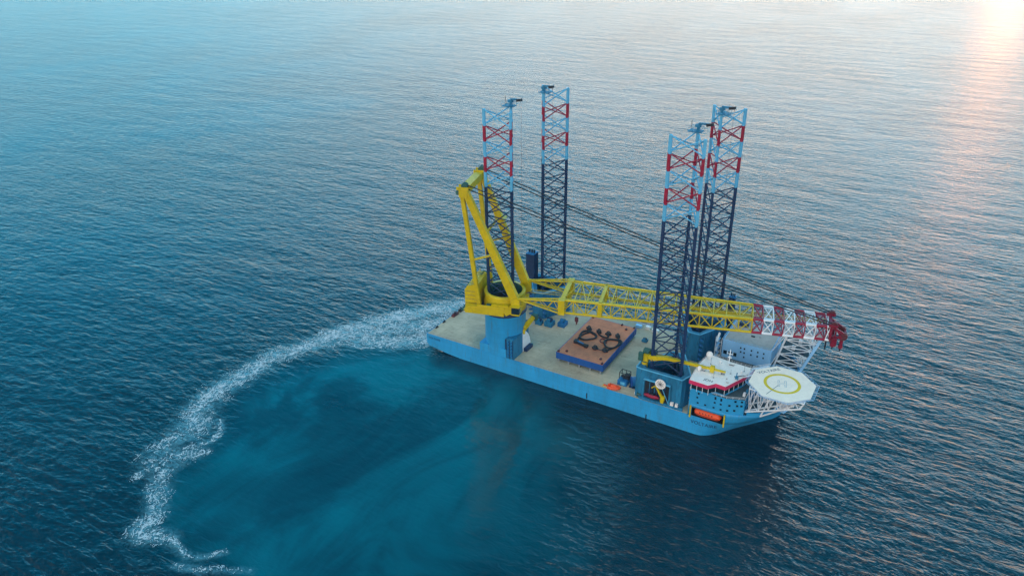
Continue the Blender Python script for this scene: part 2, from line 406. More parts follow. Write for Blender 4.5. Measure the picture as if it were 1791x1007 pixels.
# ------------------------------------------------------------------ jacking houses round the legs (the fourth is inside the crane pedestal)
def jackhouse(cx, cy, sy, ht=22.2):
    """hollow three-cornered tower: walls, corner gear boxes, capping"""
    mb = MB()
    T = lambda x, y, z: (cx + x, cy - sy * y, z)
    poly = [(-11.5, -7.0), (-9.5, -7.4), (8.2, -7.4), (10.0, -2.5), (2.6, 11.5), (-2.6, 11.5), (-11.5, -2.5)]
    inn = [(-8.6, -5.0), (-7.6, -5.3), (6.6, -5.3), (7.6, -3.0), (1.6, 9.3), (-1.6, 9.3), (-8.6, -2.4)]
    n = len(poly)
    vs = [T(*p, DK + .05) for p in poly] + [T(*p, ht) for p in poly] + [T(*p, ht) for p in inn] + [T(*p, DK + 1) for p in inn]
    fs = [(i + a * n, (i + 1) % n + a * n, (i + 1) % n + (a + 1) * n, i + (a + 1) * n) for a in range(3) for i in range(n)]
    if sy > 0: fs = [f[::-1] for f in fs]
    mb.add(vs, fs, 'teal')
    mb.add(vs[3 * n:], [tuple(range(n))], 'dark')
    # pale capping rail, stiffeners and gear motors on the walls
    for i in range(n):
        a, b_ = V(T(*poly[i], ht + .15)), V(T(*poly[(i + 1) % n], ht + .15))
        mb.beam(a, b_, .5, .3, 'pale_blue')
        L_ = (b_ - a).length
        for k in range(1, int(L_ / 2.2)):
            p = a.lerp(b_, k * 2.2 / L_)
            mb.beam((p.x, p.y, DK + .3), (p.x, p.y, ht - .2), .3, .3, 'teal')
    return mb
mb = MB(); mb.tube((0, 0, 0), (1.5, 0, 0), .6, 'gear_blue', 10); mb.tube((1.5, 0, 0), (2.1, 0, 0), .38, 'teal', 8)
motor = None
for (cx, cy, sy) in ((LX[1], -LY, -1), (LX[1], LY, 1), (LX[0], LY, 1)):
    jh = obj('jackhouse', jackhouse(cx, cy, sy), ship)
    for (x, y, nx, ny) in ((-3.0, 11.1, -.8, .5), (3.0, 11.1, .8, .5), (-10.8, -1.4, -.9, .4), (9.6, -1.8, .9, .4)):
        for k in range(5):
            if motor is None: motor = obj('gear_motor', mb, jh, origin=(0, 0, 0)); g = motor
            else: g = motor.copy(); C.objects.link(g); g.parent = jh
            g.location = V((cx + x, cy - sy * y, 10 + k * 2.4)) - WL[jh.name]; g.rotation_euler.z = math.atan2(-sy * ny, nx)
# flat dark panel in place of a recess, with boat davit, near jackhouse wall
x0 = LX[1]
mb = MB()
mb.box(110.5, 121.5, -28.55, -28.43, 9.0, 18.2, 'dark')
for x in (110.2, 121.6): mb.beam((x, -28.9, DK), (x, -28.9, 18.4), .4, .7, 'teal')
mb.beam((110.2, -29.0, 18.3), (121.6, -29.0, 18.3), .8, .4, 'pale_blue')
mb.box(108.5, 127.5, -29.5, -28.6, DK + .05, 9.6, 'teal')
for k in range(9): mb.box(111 + k * 1.15, 111.5 + k * 1.15, -28.75, -28.56, 9.7, 12 + (k * 37 % 5), 'navy')
mb.tube((121.8, -29.2, 9), (117.5, -29.2, 18), .16, 'pale_blue', 6)
obj('boat_bay', mb, ship)
mb = MB()
mb.tube((118.6, -29.4, 10), (118.6, -29.4, 12.6), .7, 'yellow', 10)
mb.beam((118.6, -29.5, 12.4), (115.6, -29.5, 17.0), .8, .9, 'yellow', w2=.4, h2=.5)
mb.beam((118.9, -29.5, 9.8), (119.4, -29.5, 13.0), 1.3, 1.2, 'yellow')
mb.beam((115.6, -29.5, 17.0), (114.0, -29.5, 15.4), .4, .4, 'yellow')
mb.tube((114.0, -29.5, 15.4), (114.0, -29.5, 12.2), .05, 'cable', 4)
obj('boat_davit', mb, ship)

# ------------------------------------------------------------------ main crane (u along the boom, v to its port side)
YAW = math.radians(15.2); CU, SU = math.cos(YAW), math.sin(YAW); CX, CY = LX[0], -LY
def K(u, v, z): return (CX + u * CU - v * SU, CY + u * SU + v * CU, z)
mb = MB(); R = 9.3
mb.lathe(CX, CY, [(R, DK), (R, 27.6), (R + .5, 28.2), (R + .5, 29.4), (8.4, 29.4), (8.0, 20), (8.0, 10)], 'hull_blue', 64)
mb.box(CX - 8.6, CX + 6.0, -29.98, CY, DK + .05, 12.6, 'hull_blue')
mb.lathe(CX, CY, [(R + .55, 28.3), (R + .62, 29.2), (R + .3, 29.7), (8.5, 29.7)], 'navy', 64)
crane = obj('main_crane', mb, ship)
mb = MB()
mb.lathe(CX, CY, [(8.6, 29.75), (9.6, 29.8), (9.6, 33), (9.0, 34), (9.3, 37.2), (9.3, 38), (7.9, 38)], 'yellow', 64)
mb.lathe(CX, CY, [(7.9, 37.98), (7.7, 36.8), (7.5, 33), (7.3, 30)], 'gear_green', 64)  # inner wall coloured dark to stand in for shade deep inside the ring
mb.lathe(CX, CY, [(7.4, 32.2), (3.0, 32.2)], 'dark', 40)
for t in range(14):
    a = 2 * PI * t / 14; d = V((math.cos(a), math.sin(a), 0)); c = V((CX, CY, 0))
    mb.beam(c + d * 7.3 + V((0, 0, 33)), c + d * 7.3 + V((0, 0, 37.5)), .5, .35, 'gear_green', up=d)
obj('slewing_ring', mb, crane)
mb = MB()
for s in (-1, 1):
    mb.box(-15, 2.5, s * 10.2 - .9, s * 10.2 + .9, 30.0, 33.6, 'yellow', K)
    mb.beam(K(2.5, s * 10.2, 31.9), K(9.2, s * 9.4, 35.5), 1.7, 3.4, 'yellow')
    mb.box(5.6, 9.6, s * 9.6 - 1.0, s * 9.6 + 1.0, 33.5, 39.2, 'yellow', K)
    mb.box(-9.5, 3, s * 11.3 - .15, s * 11.3 + .15, 33.7, 34.8, 'yellow', K)
mb.box(-15.5, -12.5, -11, 11, 29.9, 32.5, 'yellow', K)
mb.box(5.5, 9, -9, 9, 30.0, 32.5, 'yellow', K)
mb.box(-3, 4.5, -11.0, -9.5, 33.7, 35.4, 'yellow', K); mb.box(-5.5, -3.6, -11.0, -9.6, 33.7, 35.0, 'gear_green', K)
mb.box(-12, 4.5, 9.3, 10.8, 33.7, 35.6, 'yellow', K)
mb.box(-15, 8.8, -9.2, 9.2, 29.86, 29.96, 'navy', K)  # dark plate added under the platform to darken its reflection in the water
obj('slewing_platform', mb, crane)
mb = MB()
hp = [(-16.4, 30.0), (-10.8, 30.0), (-10.8, 41.4), (-12.4, 42.2), (-15.2, 41.4), (-16.4, 39.4)]
for v0, v1 in ((-7.6, -2.6), (-2.4, 2.4), (2.6, 7.6)):
    vs = [K(u_, v0, z_) for u_, z_ in hp] + [K(u_, v1, z_) for u_, z_ in hp]; n = len(hp)
    mb.add(vs, [tuple(range(n))[::-1], tuple(range(n, 2 * n))] + [(i, (i + 1) % n, (i + 1) % n + n, i + n) for i in range(n)], 'yellow')
mb.box(-17.0, -12.6, -8.4, 8.4, 29.0, 29.88, 'yellow', K)
mb.box(-18.2, -16.6, -8.4, -2, 29.2, 29.6, 'gear_green', K)
for v in (-7.5, -5.6, -3.7, 3.7, 5.6, 7.5):
    mb.beam(K(-15.9, v * .9, 41.0), K(-11.4, v * .9, 42.5), .25, .4, 'gear_green'); mb.tube(K(-13.5, v * .9, 41.8), K(-13.5, v * .9, 43.6), .1, 'yellow', 5)
mb.tube(K(-13.5, -6.8, 43.6), K(-13.5, 6.8, 43.6), .1, 'yellow', 5)
for k in range(5): mb.box(-16.2, -11.0, -7.66, -7.603, 31.2 + k * 1.9, 31.35 + k * 1.9, 'gear_green', K)
for k in range(3): mb.box(-16.46, -16.403, -6.6 + k * 5.0, -5.2 + k * 5.0, 33.5, 36.5, 'gear_green', K)
obj('winch_house', mb, crane)
mb = MB()
mb.box(6.5, 10, -13.0, -10.8, 33.0, 36.2, 'glass', K)
mb.box(6.3, 10.2, -13.2, -10.6, 36.2, 36.5, 'yellow', K); mb.box(6.3, 10.2, -13.2, -10.6, 32.6, 33.0, 'yellow', K)
mb.box(6.2, 6.6, -13.2, -10.6, 33.0, 36.2, 'yellow', K)
obj('crane_cab', mb, crane)
AP = (-13.6, 11.3, 88.0)
mb = MB()
for s in (-1, 1):
    mb.beam(K(7.2, s * 8.9, 38.2), K(AP[0] + .8, s * AP[1], AP[2] - 1), 2.5, 3.7, 'yellow', up=K(0, 1, 0) if 0 else (CU, SU, 0), w2=2.0, h2=2.6)
    mb.beam(K(-9.2, s * 9.3, 33.5), K(AP[0] - .8, s * AP[1], AP[2] - 2), 1.5, 1.7, 'yellow', up=(CU, SU, 0))
    mb.box(AP[0] - 1.8, AP[0] + 1.8, s * AP[1] - 1.2, s * AP[1] + 1.2, AP[2] - 3.5, AP[2] + .6, 'yellow', K)
    f = .42
    mb.beam(K(7.2 + (AP[0] - 7.2) * f, s * (8.9 + 2.4 * f), 38.2 + 49.8 * f), K(-9.2 + (AP[0] + 9.2) * f, s * (9.3 + 2 * f), 33.5 + 53 * f), .8, .8, 'yellow')
mb.beam(K(AP[0], -AP[1] + 1.2, AP[2] - .9), K(AP[0], AP[1] - 1.2, AP[2] - .9), 3.4, 2.9, 'yellow')
u_ = 7.2 + (AP[0] - 7.2) * .60
mb.beam(K(u_, -10.2, 38.2 + 49.8 * .60), K(u_, 10.2, 38.2 + 49.8 * .60), .7, .7, 'yellow')
mb.box(u_ - 1.6, u_ + 3.4, 8.6, 13.2, 38.2 + 49.8 * .60 - .3, 38.2 + 49.8 * .6, 'yellow', K)
obj('a_frame', mb, crane)
for s in (-1, 1):
    mb = MB()
    for dv in (-.75, 0, .75):
        a = V(K(AP[0] + .6, s * AP[1] + dv - .2, AP[2] + 1.4)); b_ = V(K(AP[0] + .6, s * AP[1] + dv + .2, AP[2] + 1.4))
        mb.tube(a, b_, 1.35, 'gear_green', 14)
        a = V(K(AP[0] - 2.3, s * AP[1] + dv - .2, AP[2] - 1.6)); b_ = V(K(AP[0] - 2.3, s * AP[1] + dv + .2, AP[2] - 1.6))
        mb.tube(a, b_, 1.0, 'gear_green', 12)
    mb.box(AP[0] - 2.6, AP[0] + 2.6, s * AP[1] - 1.7, s * AP[1] - 1.5, AP[2] - .2, AP[2] + 1.2, 'yellow', K)
    mb.box(AP[0] - 2.6, AP[0] + 2.6, s * AP[1] + 1.5, s * AP[1] + 1.7, AP[2] - .2, AP[2] + 1.2, 'yellow', K)
    obj('sheave_block', mb, crane)
# boom: two root legs, cross frame, four-chord lattice tapering to the head
ZT, ZB, U0, U1, U2, U3 = 41.0, 35.0, 8.6, 28.0, 44.5, 136.5
def hw(u): return 9.7 + (u - U1) / (U3 - U1) * (5.2 - 9.7) if u > U1 else 9.7
def boom_mat(u):
    if u < 106.6: return 'yellow'
    k = int((u - 106.6) / 4.05); return 'red' if k % 2 == 0 else 'lattice_white'
mb = MB()
for s in (-1, 1):
    piv = (U0, s * 9.4, 39.0)
    q = lambda t, dv, top: (U0 + (U1 - U0) * t, s * (9.4 + .3 * t) + dv * (.25 + .75 * t), 39 + ((ZT if top else ZB) - 39) * t)
    for dv in (-1.3, 1.3):
        mb.tube(K(*q(0, dv, 1)), K(*q(1, dv, 1)), .34, 'yellow', 8)
        mb.tube(K(*q(0, dv, 0)), K(*q(1, dv, 0)), .34, 'yellow', 8)
    nb_ = 6
    for k in range(nb_):
        t0, t1 = k / nb_, (k + 1) / nb_
        for top in (0, 1):
            a, b_ = (-1.3, 1.3) if k % 2 else (1.3, -1.3)
            mb.tube(K(*q(t0, a, top)), K(*q(t1, b_, top)), .16, 'yellow', 5, caps=False)
        for dv in (-1.3, 1.3):
            mb.tube(K(*q(t0, dv, k % 2)), K(*q(t1, dv, 1 - k % 2)), .16, 'yellow', 5, caps=False)
    mb.box(U1 - 1.2, U1 + 1.6, s * 9.7 - 1.7, s * 9.7 + 1.7, ZB - .4, ZT + .5, 'yellow', K)
for z, h in ((ZT - .4, 1.5), (ZB + .4, 1.5)): mb.beam(K(U1 + .2, -8, z), K(U1 + .2, 8, z), 1.9, h, 'yellow')
for k in range(4):
    v0, v1 = -8 + k * 4, -4 + k * 4
    mb.tube(K(U1 + .2, v0, ZB if k % 2 else ZT), K(U1 + .2, v1, ZT if k % 2 else ZB), .4, 'yellow', 6)
boom_root = mb
us = [U1]
while us[-1] < 106.5: us.append(us[-1] + (106.6 - U1) / 15)
us[-1] = 106.6
while us[-1] < U3 - 1: us.append(us[-1] + 4.05)
us = us[:-1] + [U3] if us[-1] > U3 else us
for k in range(len(us) - 1):
    a, b_ = us[k], us[k + 1]; mt = boom_mat((a + b_) / 2)
    for s in (-1, 1):
        for z in (ZT, ZB):
            mb.tube(K(a, s * hw(a), z), K(b_, s * hw(b_), z), .46 if z == ZT else .55, mt, 8, caps=False)
        z0, z1 = (ZT, ZB) if k % 2 else (ZB, ZT)
        mb.tube(K(a, s * hw(a), z0), K(b_, s * hw(b_), z1), .24, mt, 6, caps=False)
        mb.tube(K(b_, s * hw(b_), ZB), K(b_, s * hw(b_), ZT), .22, mt, 6, caps=False)
        # handrailed walkway inside each top chord
        mb.beam(K(a, s * (hw(a) - 1.4), ZT - .1), K(b_, s * (hw(b_) - 1.4), ZT - .1), .8, .12, mt)
    s = 1 if k % 2 else -1
    mb.tube(K(a, s * hw(a), ZT), K(b_, -s * hw(b_), ZT), .2, mt, 6, caps=False)
    mb.tube(K(a, -s * hw(a), ZB), K(b_, s * hw(b_), ZB), .2, mt, 6, caps=False)
    mb.tube(K(b_, -hw(b_), ZT), K(b_, hw(b_), ZT), .24, mt, 6, caps=False)
    mb.tube(K(b_, -hw(b_), ZB), K(b_, hw(b_), ZB), .24, mt, 6, caps=False)
    if a > 106:      # dense lacing of the tip
        mb.tube(K(a, -s * hw(a), ZT), K(b_, s * hw(b_), ZT), .17, mt, 6, caps=False)
        for s2 in (-1, 1): mb.tube(K(a, s2 * hw(a), ZT if k % 2 == 0 else ZB), K(b_, s2 * hw(b_), ZB if k % 2 == 0 else ZT), .17, mt, 6, caps=False)
        mb.beam(K(a + .3, -hw(a), ZB - .1), K(a + .3, hw(a), ZB - .1), .7, .5, mt)
# heavy frame in the middle of the boom
for s in (-1, 1): mb.box(U2 - .9, U2 + .9, s * hw(U2) - .8, s * hw(U2) + .8, ZB - .3, ZT + .3, 'yellow', K)
mb.beam(K(U2, -hw(U2), ZB), K(U2, hw(U2), ZB), 1.4, 1.0, 'yellow'); mb.beam(K(U2, -hw(U2), ZT), K(U2, hw(U2), ZT), 1.2, .6, 'yellow')
# winch ropes along the boom centre
for v in (-1.6, -.8, .6, 1.4): mb.tube(K(12, v, 38.6), K(U3, v, ZT - .4), .09, 'yellow', 4)
for v in (-2.6, 2.6): mb.beam(K(U1, v, 38.2), K(106, v, 38.2), .5, .5, 'yellow')
obj('boom', mb, crane)
mb = MB()
for v in (-5.2, -1.8, 1.8, 5.2): mb.beam(K(U3 + .2, v, ZB - .4), K(U3 + .2, v, ZT + .5), 1.0, 1.0, 'boom_red')
for z in (ZB, (ZB + ZT) / 2, ZT): mb.beam(K(U3 + .2, -5.2, z), K(U3 + .2, 5.2, z), 1.1, .9, 'boom_red')
for s in (-1, 1):
    mb.beam(K(U3, s * 3.6, ZT - .5), K(U3 + 6.8, s * 2.6, ZB + 1.4), .9, 1.0, 'boom_red')
    mb.beam(K(U3, s * 3.6, ZB + .4), K(U3 + 6.8, s * 2.6, ZB + .6), .9, 1.0, 'boom_red')
    mb.beam(K(U3 + 2.4, s * 3.3, ZB + .4), K(U3 + 2.4, s * 3.3, ZT - 1.8), .6, .6, 'boom_red')
    mb.beam(K(U3 + 4.8, s * 3.0, ZB + .4), K(U3 + 2.4, s * 3.3, ZT - 1.8), .5, .5, 'boom_red')
    mb.tube(K(U3 + 5.4, s * 2.7 - .6, ZB + 1), K(U3 + 5.4, s * 2.7 + .6, ZB + 1), 1.7, 'maroon', 16)
    mb.tube(K(U3 + 1, s * 4.8 - .6, ZT + .9), K(U3 + 1, s * 4.8 + .6, ZT + .9), 1.3, 'maroon', 16)
    mb.box(U3 - 1.0, U3 + 2.4, s * 4.8 - 1, s * 4.8 + 1, ZT, ZT + 1.1, 'boom_red', K)
mb.beam(K(U3 + 6.6, -2.8, ZB + 1), K(U3 + 6.6, 2.8, ZB + 1), .8, 1.2, 'boom_red')
for (u0, u1, v0, v1, zb) in ((U3 + 1, U3 + 3.2, -4.6, -1.8, ZB - 4.2), (U3 + 4.6, U3 + 5.8, -3.2, -2.2, ZB - 4.8), (U3 + 1, U3 + 2.8, 1.8, 4.2, ZB - 3.4)):
    mb.box(u0, u1, v0, v1, zb + 1.3, ZB + .6, 'boom_red', K); um, vm = (u0 + u1) / 2, (v0 + v1) / 2
    mb.tube(K(um, vm - .4, zb + 1), K(um, vm + .4, zb + 1), .9, 'boom_red', 12); mb.tube(K(um, vm, zb - .9), K(um, vm, zb + .6), .28, 'dark', 8)
for v in (-5.2, -4.0): mb.beam(K(U3 - .8, v, ZB - 4.6), K(U3 - .8, v, ZB), .4, .4, 'dark')
obj('boom_head', mb, crane)
for s in (-1, 1):
    for dv, dz in ((0.5, .5), (-.5, -.75)):
        mb = MB(); a = V(K(AP[0] + 1, s * AP[1] + dv, AP[2] + 1.2 + dz)); b_ = V(K(U3 + .6, s * 4.9 + dv * .5, ZT + 1.0 + dz * .6))
        pts = [a.lerp(b_, t / 12) - V((0, 0, 1.1 * math.sin(PI * t / 12))) for t in range(13)]
        mb.path(pts, .25, 'cable', 5); obj('pendant_line', mb, crane)
mb = MB(); hx = K(33.5, -3.0, 0)
mb.tube((hx[0], hx[1], ZB), (hx[0], hx[1], 29.6), .07, 'cable', 4)
mb.box(hx[0] - .7, hx[0] + .7, hx[1] - .4, hx[1] + .4, 27.6, 29.7, 'maroon'); mb.tube((hx[0], hx[1], 26.4), (hx[0], hx[1], 27.6), .35, 'maroon', 8)
obj('hook_block', mb, crane)

# gear box house and stores lift at the foot of the crane pedestal
mb = MB()
mb.box(44.6, 48.6, -29.9, -22, DK + .05, 18.4, 'teal'); mb.box(44.0, 44.58, -29.6, -26, DK + .06, 17.6, 'navy')
mb.box(44.9, 48.3, -29.7, -22, 18.41, 18.7, 'teal')
for k in range(5):
    for j in range(2): mb.tube((45.9 + j * 1.6, -29.9, 10 + k * 1.7), (45.9 + j * 1.6, -30.3, 10 + k * 1.7), .55, 'gear_blue', 8)
for k in range(3): mb.box(44.7 + k * 1.7, 44.95 + k * 1.7, -30.1, -29.92, DK + .1, 18.3, 'navy')
obj('gear_house', mb, ship)
mb = MB()
pr_ = [(0, 0), (0, 9.6), (.6, 10.0), (1.8, 9.4), (3.0, 7.4), (3.9, 4.6), (4.3, 2.2), (4.4, 0)]
vs = [(47.2 + .0, -21.5 + x * 1.6, DK + .05 + z) for x, z in pr_] + [(48.6, -21.5 + x * 1.6, DK + .05 + z) for x, z in pr_]; n = len(pr_)
mb.add(vs, [tuple(range(n)), tuple(range(2 * n - 1, n - 1, -1))] + [(i, i + n, (i + 1) % n + n, (i + 1) % n) for i in range(n)], 'lattice_white')
mb.box(48.7, 50.4, -21, -15.5, DK + .05, 10, 'navy')
obj('pedestal_fin', mb, ship)
mb = MB()
mb.tube((47.3, -15.6, 10), (47.3, -15.6, 21.5), .8, 'teal', 10)
mb.beam((48.4, -20.5, 20.0), (50.0, -14.2, 23.3), 1.9, 2.0, 'yellow', w2=1.4, h2=1.5)
mb.box(48.8, 51.2, -14.2, -12.2, 21.4, 24.2, 'gear_green'); mb.box(49.3, 50.8, -12.2, -11.4, 21.8, 23.0, 'yellow')
mb.tube((48.5, -20.4, 19.8), (48.6, -20.8, 17.5), .7, 'yellow', 8)
obj('stores_crane', mb, ship)

# ------------------------------------------------------------------ starboard and port accommodation
def wins(mb, spots, w, h, y, side, mat='glass'):
    for x, z in spots: mb.box(x - w / 2, x + w / 2, *sorted((y, y + side * .06)), z - h / 2, z + h / 2, mat)
PS = [(130, -30), (144.5, -30), (151, -27.6), (151, -9), (130, -9)]
mb = MB(); mb.prism(PS, FD + .001, 21, 'block_blue', 'fore_deck')
blk = obj('accommodation_block', mb, ship); blk['label'] = 'deep blue starboard accommodation block under the wheelhouse'
def window(parent, x, y, z, w, h, side, nx=None):
    mb = MB(); mb.box(x - w / 2, x + w / 2, *sorted((y, y + side * .05)), z - h / 2, z + h / 2, 'glass')
    t = .12
    for a in (-1, 1):
        mb.box(x + a * (w / 2 + t / 2) - t / 2, x + a * (w / 2 + t / 2) + t / 2, *sorted((y, y + side * .09)), z - h / 2 - t, z + h / 2 + t, 'block_blue')
        mb.box(x - w / 2, x + w / 2, *sorted((y, y + side * .09)), z + a * (h / 2 + t / 2) - t / 2, z + a * (h / 2 + t / 2) + t / 2, 'block_blue')
    return obj('window', mb, parent)
for x in (133.6, 136.6, 140.0, 142.8): window(blk, x, -30.0, 15.3, .8, .8, -1)
for x in (133.2, 140.2, 142.6): window(blk, x, -30.0, 17.7, .8, .8, -1)
for x in (133.6, 140.3, 142.6): window(blk, x, -30.0, 19.8, .75, 1.3, -1)
def slant_window(parent, t, z, w, h):
    a, b_ = V((144.5, -30, 0)), V((151, -27.6, 0)); d = (b_ - a).normalized(); nrm = V((d.y, -d.x, 0)); c = a.lerp(b_, t) + nrm * .03 + V((0, 0, z))
    mb = MB(); mb.beam(c - d * w / 2, c + d * w / 2, .06, h, 'glass'); obj('window', mb, parent)
for t, z in ((.12, 15.5), (.5, 15.8), (.2, 17.9), (.62, 18.1), (.85, 18.2), (.5, 20), (.85, 20.1)): slant_window(blk, t, z, .85, .85)
for y in (-25.5, -23.5, -21.5, -19.0, -16.5, -14.0):
    for z in (16.2, 19):
        mb = MB(); mb.box(151.0, 151.05, y - .55, y + .55, z - .6, z + .6, 'glass'); obj('window', mb, blk)
mb = MB()
pp = PS; n = len(pp)
for i in range(n):
    a, b_ = V((*pp[i], 0)), V((*pp[(i + 1) % n], 0)); 
    for z in (21.55, 22.05): mb.tube(a + V((0, 0, z)), b_ + V((0, 0, z)), .06, 'lattice_white', 4)
    k = int((b_ - a).length / 2)
    for j in range(k): p = a.lerp(b_, j / k); mb.tube(p + V((0, 0, 21)), p + V((0, 0, 22.05)), .06, 'lattice_white', 4)
obj('railing', mb, blk)

PP = [(130.5, 10.5), (151.2, 10.5), (151.2, 30), (130.5, 30)]
mb = MB(); mb.prism(PP, FD + .001, 22.6, 'block_pale')
blk2 = obj('accommodation_block', mb, ship); blk2['label'] = 'pale blue port accommodation block with a flat tan roof'
mb = MB(); mb.box(130.9, 150.8, 10.9, 29.6, 22.604, 22.66, 'roof_tan')
mb.box(140.3, 142.0, 18.5, 19.3, 22.67, 23.0, 'dark'); mb.box(143.6, 144.2, 19.4, 20, 22.67, 22.95, 'grey')
mb.box(133, 137, 25.5, 28, 22.67, 24.4, 'navy'); mb.box(146.0, 148.0, 26, 28, 22.67, 23.6, 'teal')
rf = obj('roof', mb, blk2)
mb = MB()
for i in range(4):
    a, b_ = V((*PP[i], 22.6)), V((*PP[(i + 1) % 4], 22.6))
    for dz in (.55, 1.1): mb.tube(a + V((0, 0, dz)), b_ + V((0, 0, dz)), .06, 'block_pale', 4)
    k = int((b_ - a).length / 2)
    for j in range(k): p = a.lerp(b_, j / k); mb.tube(p, p + V((0, 0, 1.1)), .06, 'block_pale', 4)
obj('railing', mb, blk2)
def pwindow(x, z, w, h):
    mb = MB(); mb.box(x - w / 2, x + w / 2, 10.42, 10.5, z - h / 2, z + h / 2, 'glass'); obj('window', mb, blk2)
for x, z in ((138.4, 20.6), (140.0, 20.6), (138.6, 18.7), (140.1, 18.6), (140.2, 16.5), (145.7, 20.6), (145.7, 18.5), (143.0, 20.6), (148.2, 20.6), (148.2, 18.5), (143, 18.5)): pwindow(x, z, .6, .75)
for x in (132.0, 134.2, 136.2): pwindow(x, 16.6, 1.55, 1.75)
# outside stairs at the after end of the port block
mb = MB()
for (x, y) in ((127.6, 9.8), (130.2, 9.8), (127.6, 14), (130.2, 14)): mb.tube((x, y, DK), (x, y, 23.6), .12, 'lattice_white', 6)
for k in range(6):
    z = 9 + k * 2.4
    mb.box(127.6, 128.6, 9.8, 14, z, z + .12, 'block_pale')
    a, b_ = ((127.9, 10, z + .1), (127.9, 13.8, z + 2.4)) if k % 2 else ((129.4, 13.8, z + .1), (129.4, 10, z + 2.4))
    mb.beam(a, b_, .9, .15, 'lattice_white')
    for dz in (.6, 1.1): mb.tube((127.6, 9.8, z + dz), (130.2, 9.8, z + dz), .05, 'lattice_white', 4); mb.tube((127.6, 9.8, z + dz), (127.6, 14, z + dz), .05, 'lattice_white', 4)
obj('stair_tower', mb, ship)

# wheelhouse
RP = [(129.7, -31.9), (137.3, -32.3), (139.6, -29.4), (143.5, -29.8), (145.9, -24.2), (148.3, -18.6), (150.1, -11.6), (140.6, -11.2), (130.4, -9.6), (129.1, -19.6), (129.4, -25.5)]
cx_, cy_ = 139, -20.5
def inset(poly, k):
    return [(cx_ + (x - cx_) * (1 - k / 10), cy_ + (y - cy_) * (1 - k / 11)) for x, y in poly]
mb = MB(); mb.prism(inset(RP, .95), 21.02, 24.3, 'glass')
wh = obj('wheelhouse', mb, ship)
mb = MB(); q = inset(RP, .88); n = len(q)
for i in range(n):
    a, b_ = V((*q[i], 0)), V((*q[(i + 1) % n], 0)); k = max(1, int((b_ - a).length / 1.9))
    for j in range(k):
        p = a.lerp(b_, j / k); mb.beam((p.x, p.y, 21.05), (p.x, p.y, 24.3), .16, .16, 'lattice_white')
    mb.beam((a.x, a.y, 21.4), (b_.x, b_.y, 21.4), .12, .8, 'block_blue')
obj('window_frame', mb, wh)
mb = MB(); mb.prism(RP, 24.3, 25.9, 'crimson')
mb.prism(inset(RP, .16), 25.905, 26.02, 'white')
roof = obj('roof', mb, wh)
for x, y, w, d, h, nm in ((132.5, -23, 1.3, .9, .8, 'air_vent'), (139.8, -21.6, 1.4, 1.0, .9, 'air_vent'), (143.2, -26.5, .8, .8, .5, 'roof_hatch'), (141, -13.5, 1.8, 1.0, .7, 'air_vent'), (142.2, -24.2, .5, .5, .5, 'roof_hatch')):
    mb = MB(); mb.box(x - w / 2, x + w / 2, y - d / 2, y + d / 2, 26.03, 26.03 + h, 'grey'); mb.box(x - w / 2 - .1, x + w / 2 + .1, y - d / 2 - .1, y + d / 2 + .1, 26.03 + h, 26.1 + h, 'white'); obj(nm, mb, wh)
for (x, y, r_) in ((131.0, -23.8, .85), (131.6, -13.2, 1.35), (136.6, -14.4, .6), (146.0, -17.5, .5)):
    mb = MB(); mb.tube((x, y, 26.02), (x, y, 26.02 + r_ * .6), r_ * .55, 'white', 10); mb.ball((x, y, 26.02 + r_ * 1.4), r_, r_, r_ * 1.05, 'white'); obj('radome', mb, wh)
mb = MB(); mb.tube((139.8, -13.6, 26.02), (139.8, -13.6, 33.0), .2, 'lattice_white', 6); mb.beam((138.6, -13.6, 31.0), (141.0, -13.6, 31.0), .22, .22, 'lattice_white')
mb.beam((139.0, -13.6, 29.4), (140.6, -13.6, 29.4), .5, .25, 'white'); mb.tube((138.7, -13.6, 31), (138.7, -13.6, 32.6), .06, 'lattice_white', 4); mb.tube((140.9, -13.6, 31), (140.9, -13.6, 32.2), .06, 'lattice_white', 4); obj('radar_mast', mb, wh)
for k, (x, y, h) in enumerate(((133.5, -17, 3.2), (137.5, -26, 2.2), (146.6, -15.6, 2.6), (148.6, -13.0, 3.0), (142.5, -20, 2.0))):
    mb = MB(); mb.tube((x, y, 26.02), (x, y, 26.02 + h), .07, 'grey', 5); mb.box(x - .2, x + .2, y - .2, y + .2, 26.02, 26.25, 'grey'); obj('aerial', mb, wh)
mb = MB(); mb.tube((145.5, -22.6, 26.02), (145.5, -22.6, 29.0), .2, 'teal', 6); mb.box(145.1, 146.2, -23.0, -22.2, 26.02, 27.4, 'teal'); obj('searchlight', mb, wh)
mb = MB(); mb.beam((144.4, -21.4, 26.15), (149.4, -17.2, 26.15), .45, .2, 'mark_grey'); obj('walkway_gap_strip', mb, wh)  # dark strip drawn for the walkway gap between the roof parts
mb = MB(); q = inset(RP, .3); n = len(q)
for i in range(n):
    a, b_ = V((*q[i], 26.02)), V((*q[(i + 1) % n], 26.02)); k = max(1, int((b_ - a).length / 1.8))
    for dz in (.5, 1.0): mb.tube(a + V((0, 0, dz)), b_ + V((0, 0, dz)), .035, 'white', 4)
    for j in range(k): p = a.lerp(b_, j / k); mb.tube(p, p + V((0, 0, 1.0)), .04, 'white', 4)
obj('railing', mb, wh)
text('roof_name', 'JDN', 2.0, (134.6, -29.4, 26.02), (1, 0.0, 0), (0, 1, 0), 'mark_grey', wh, .005)

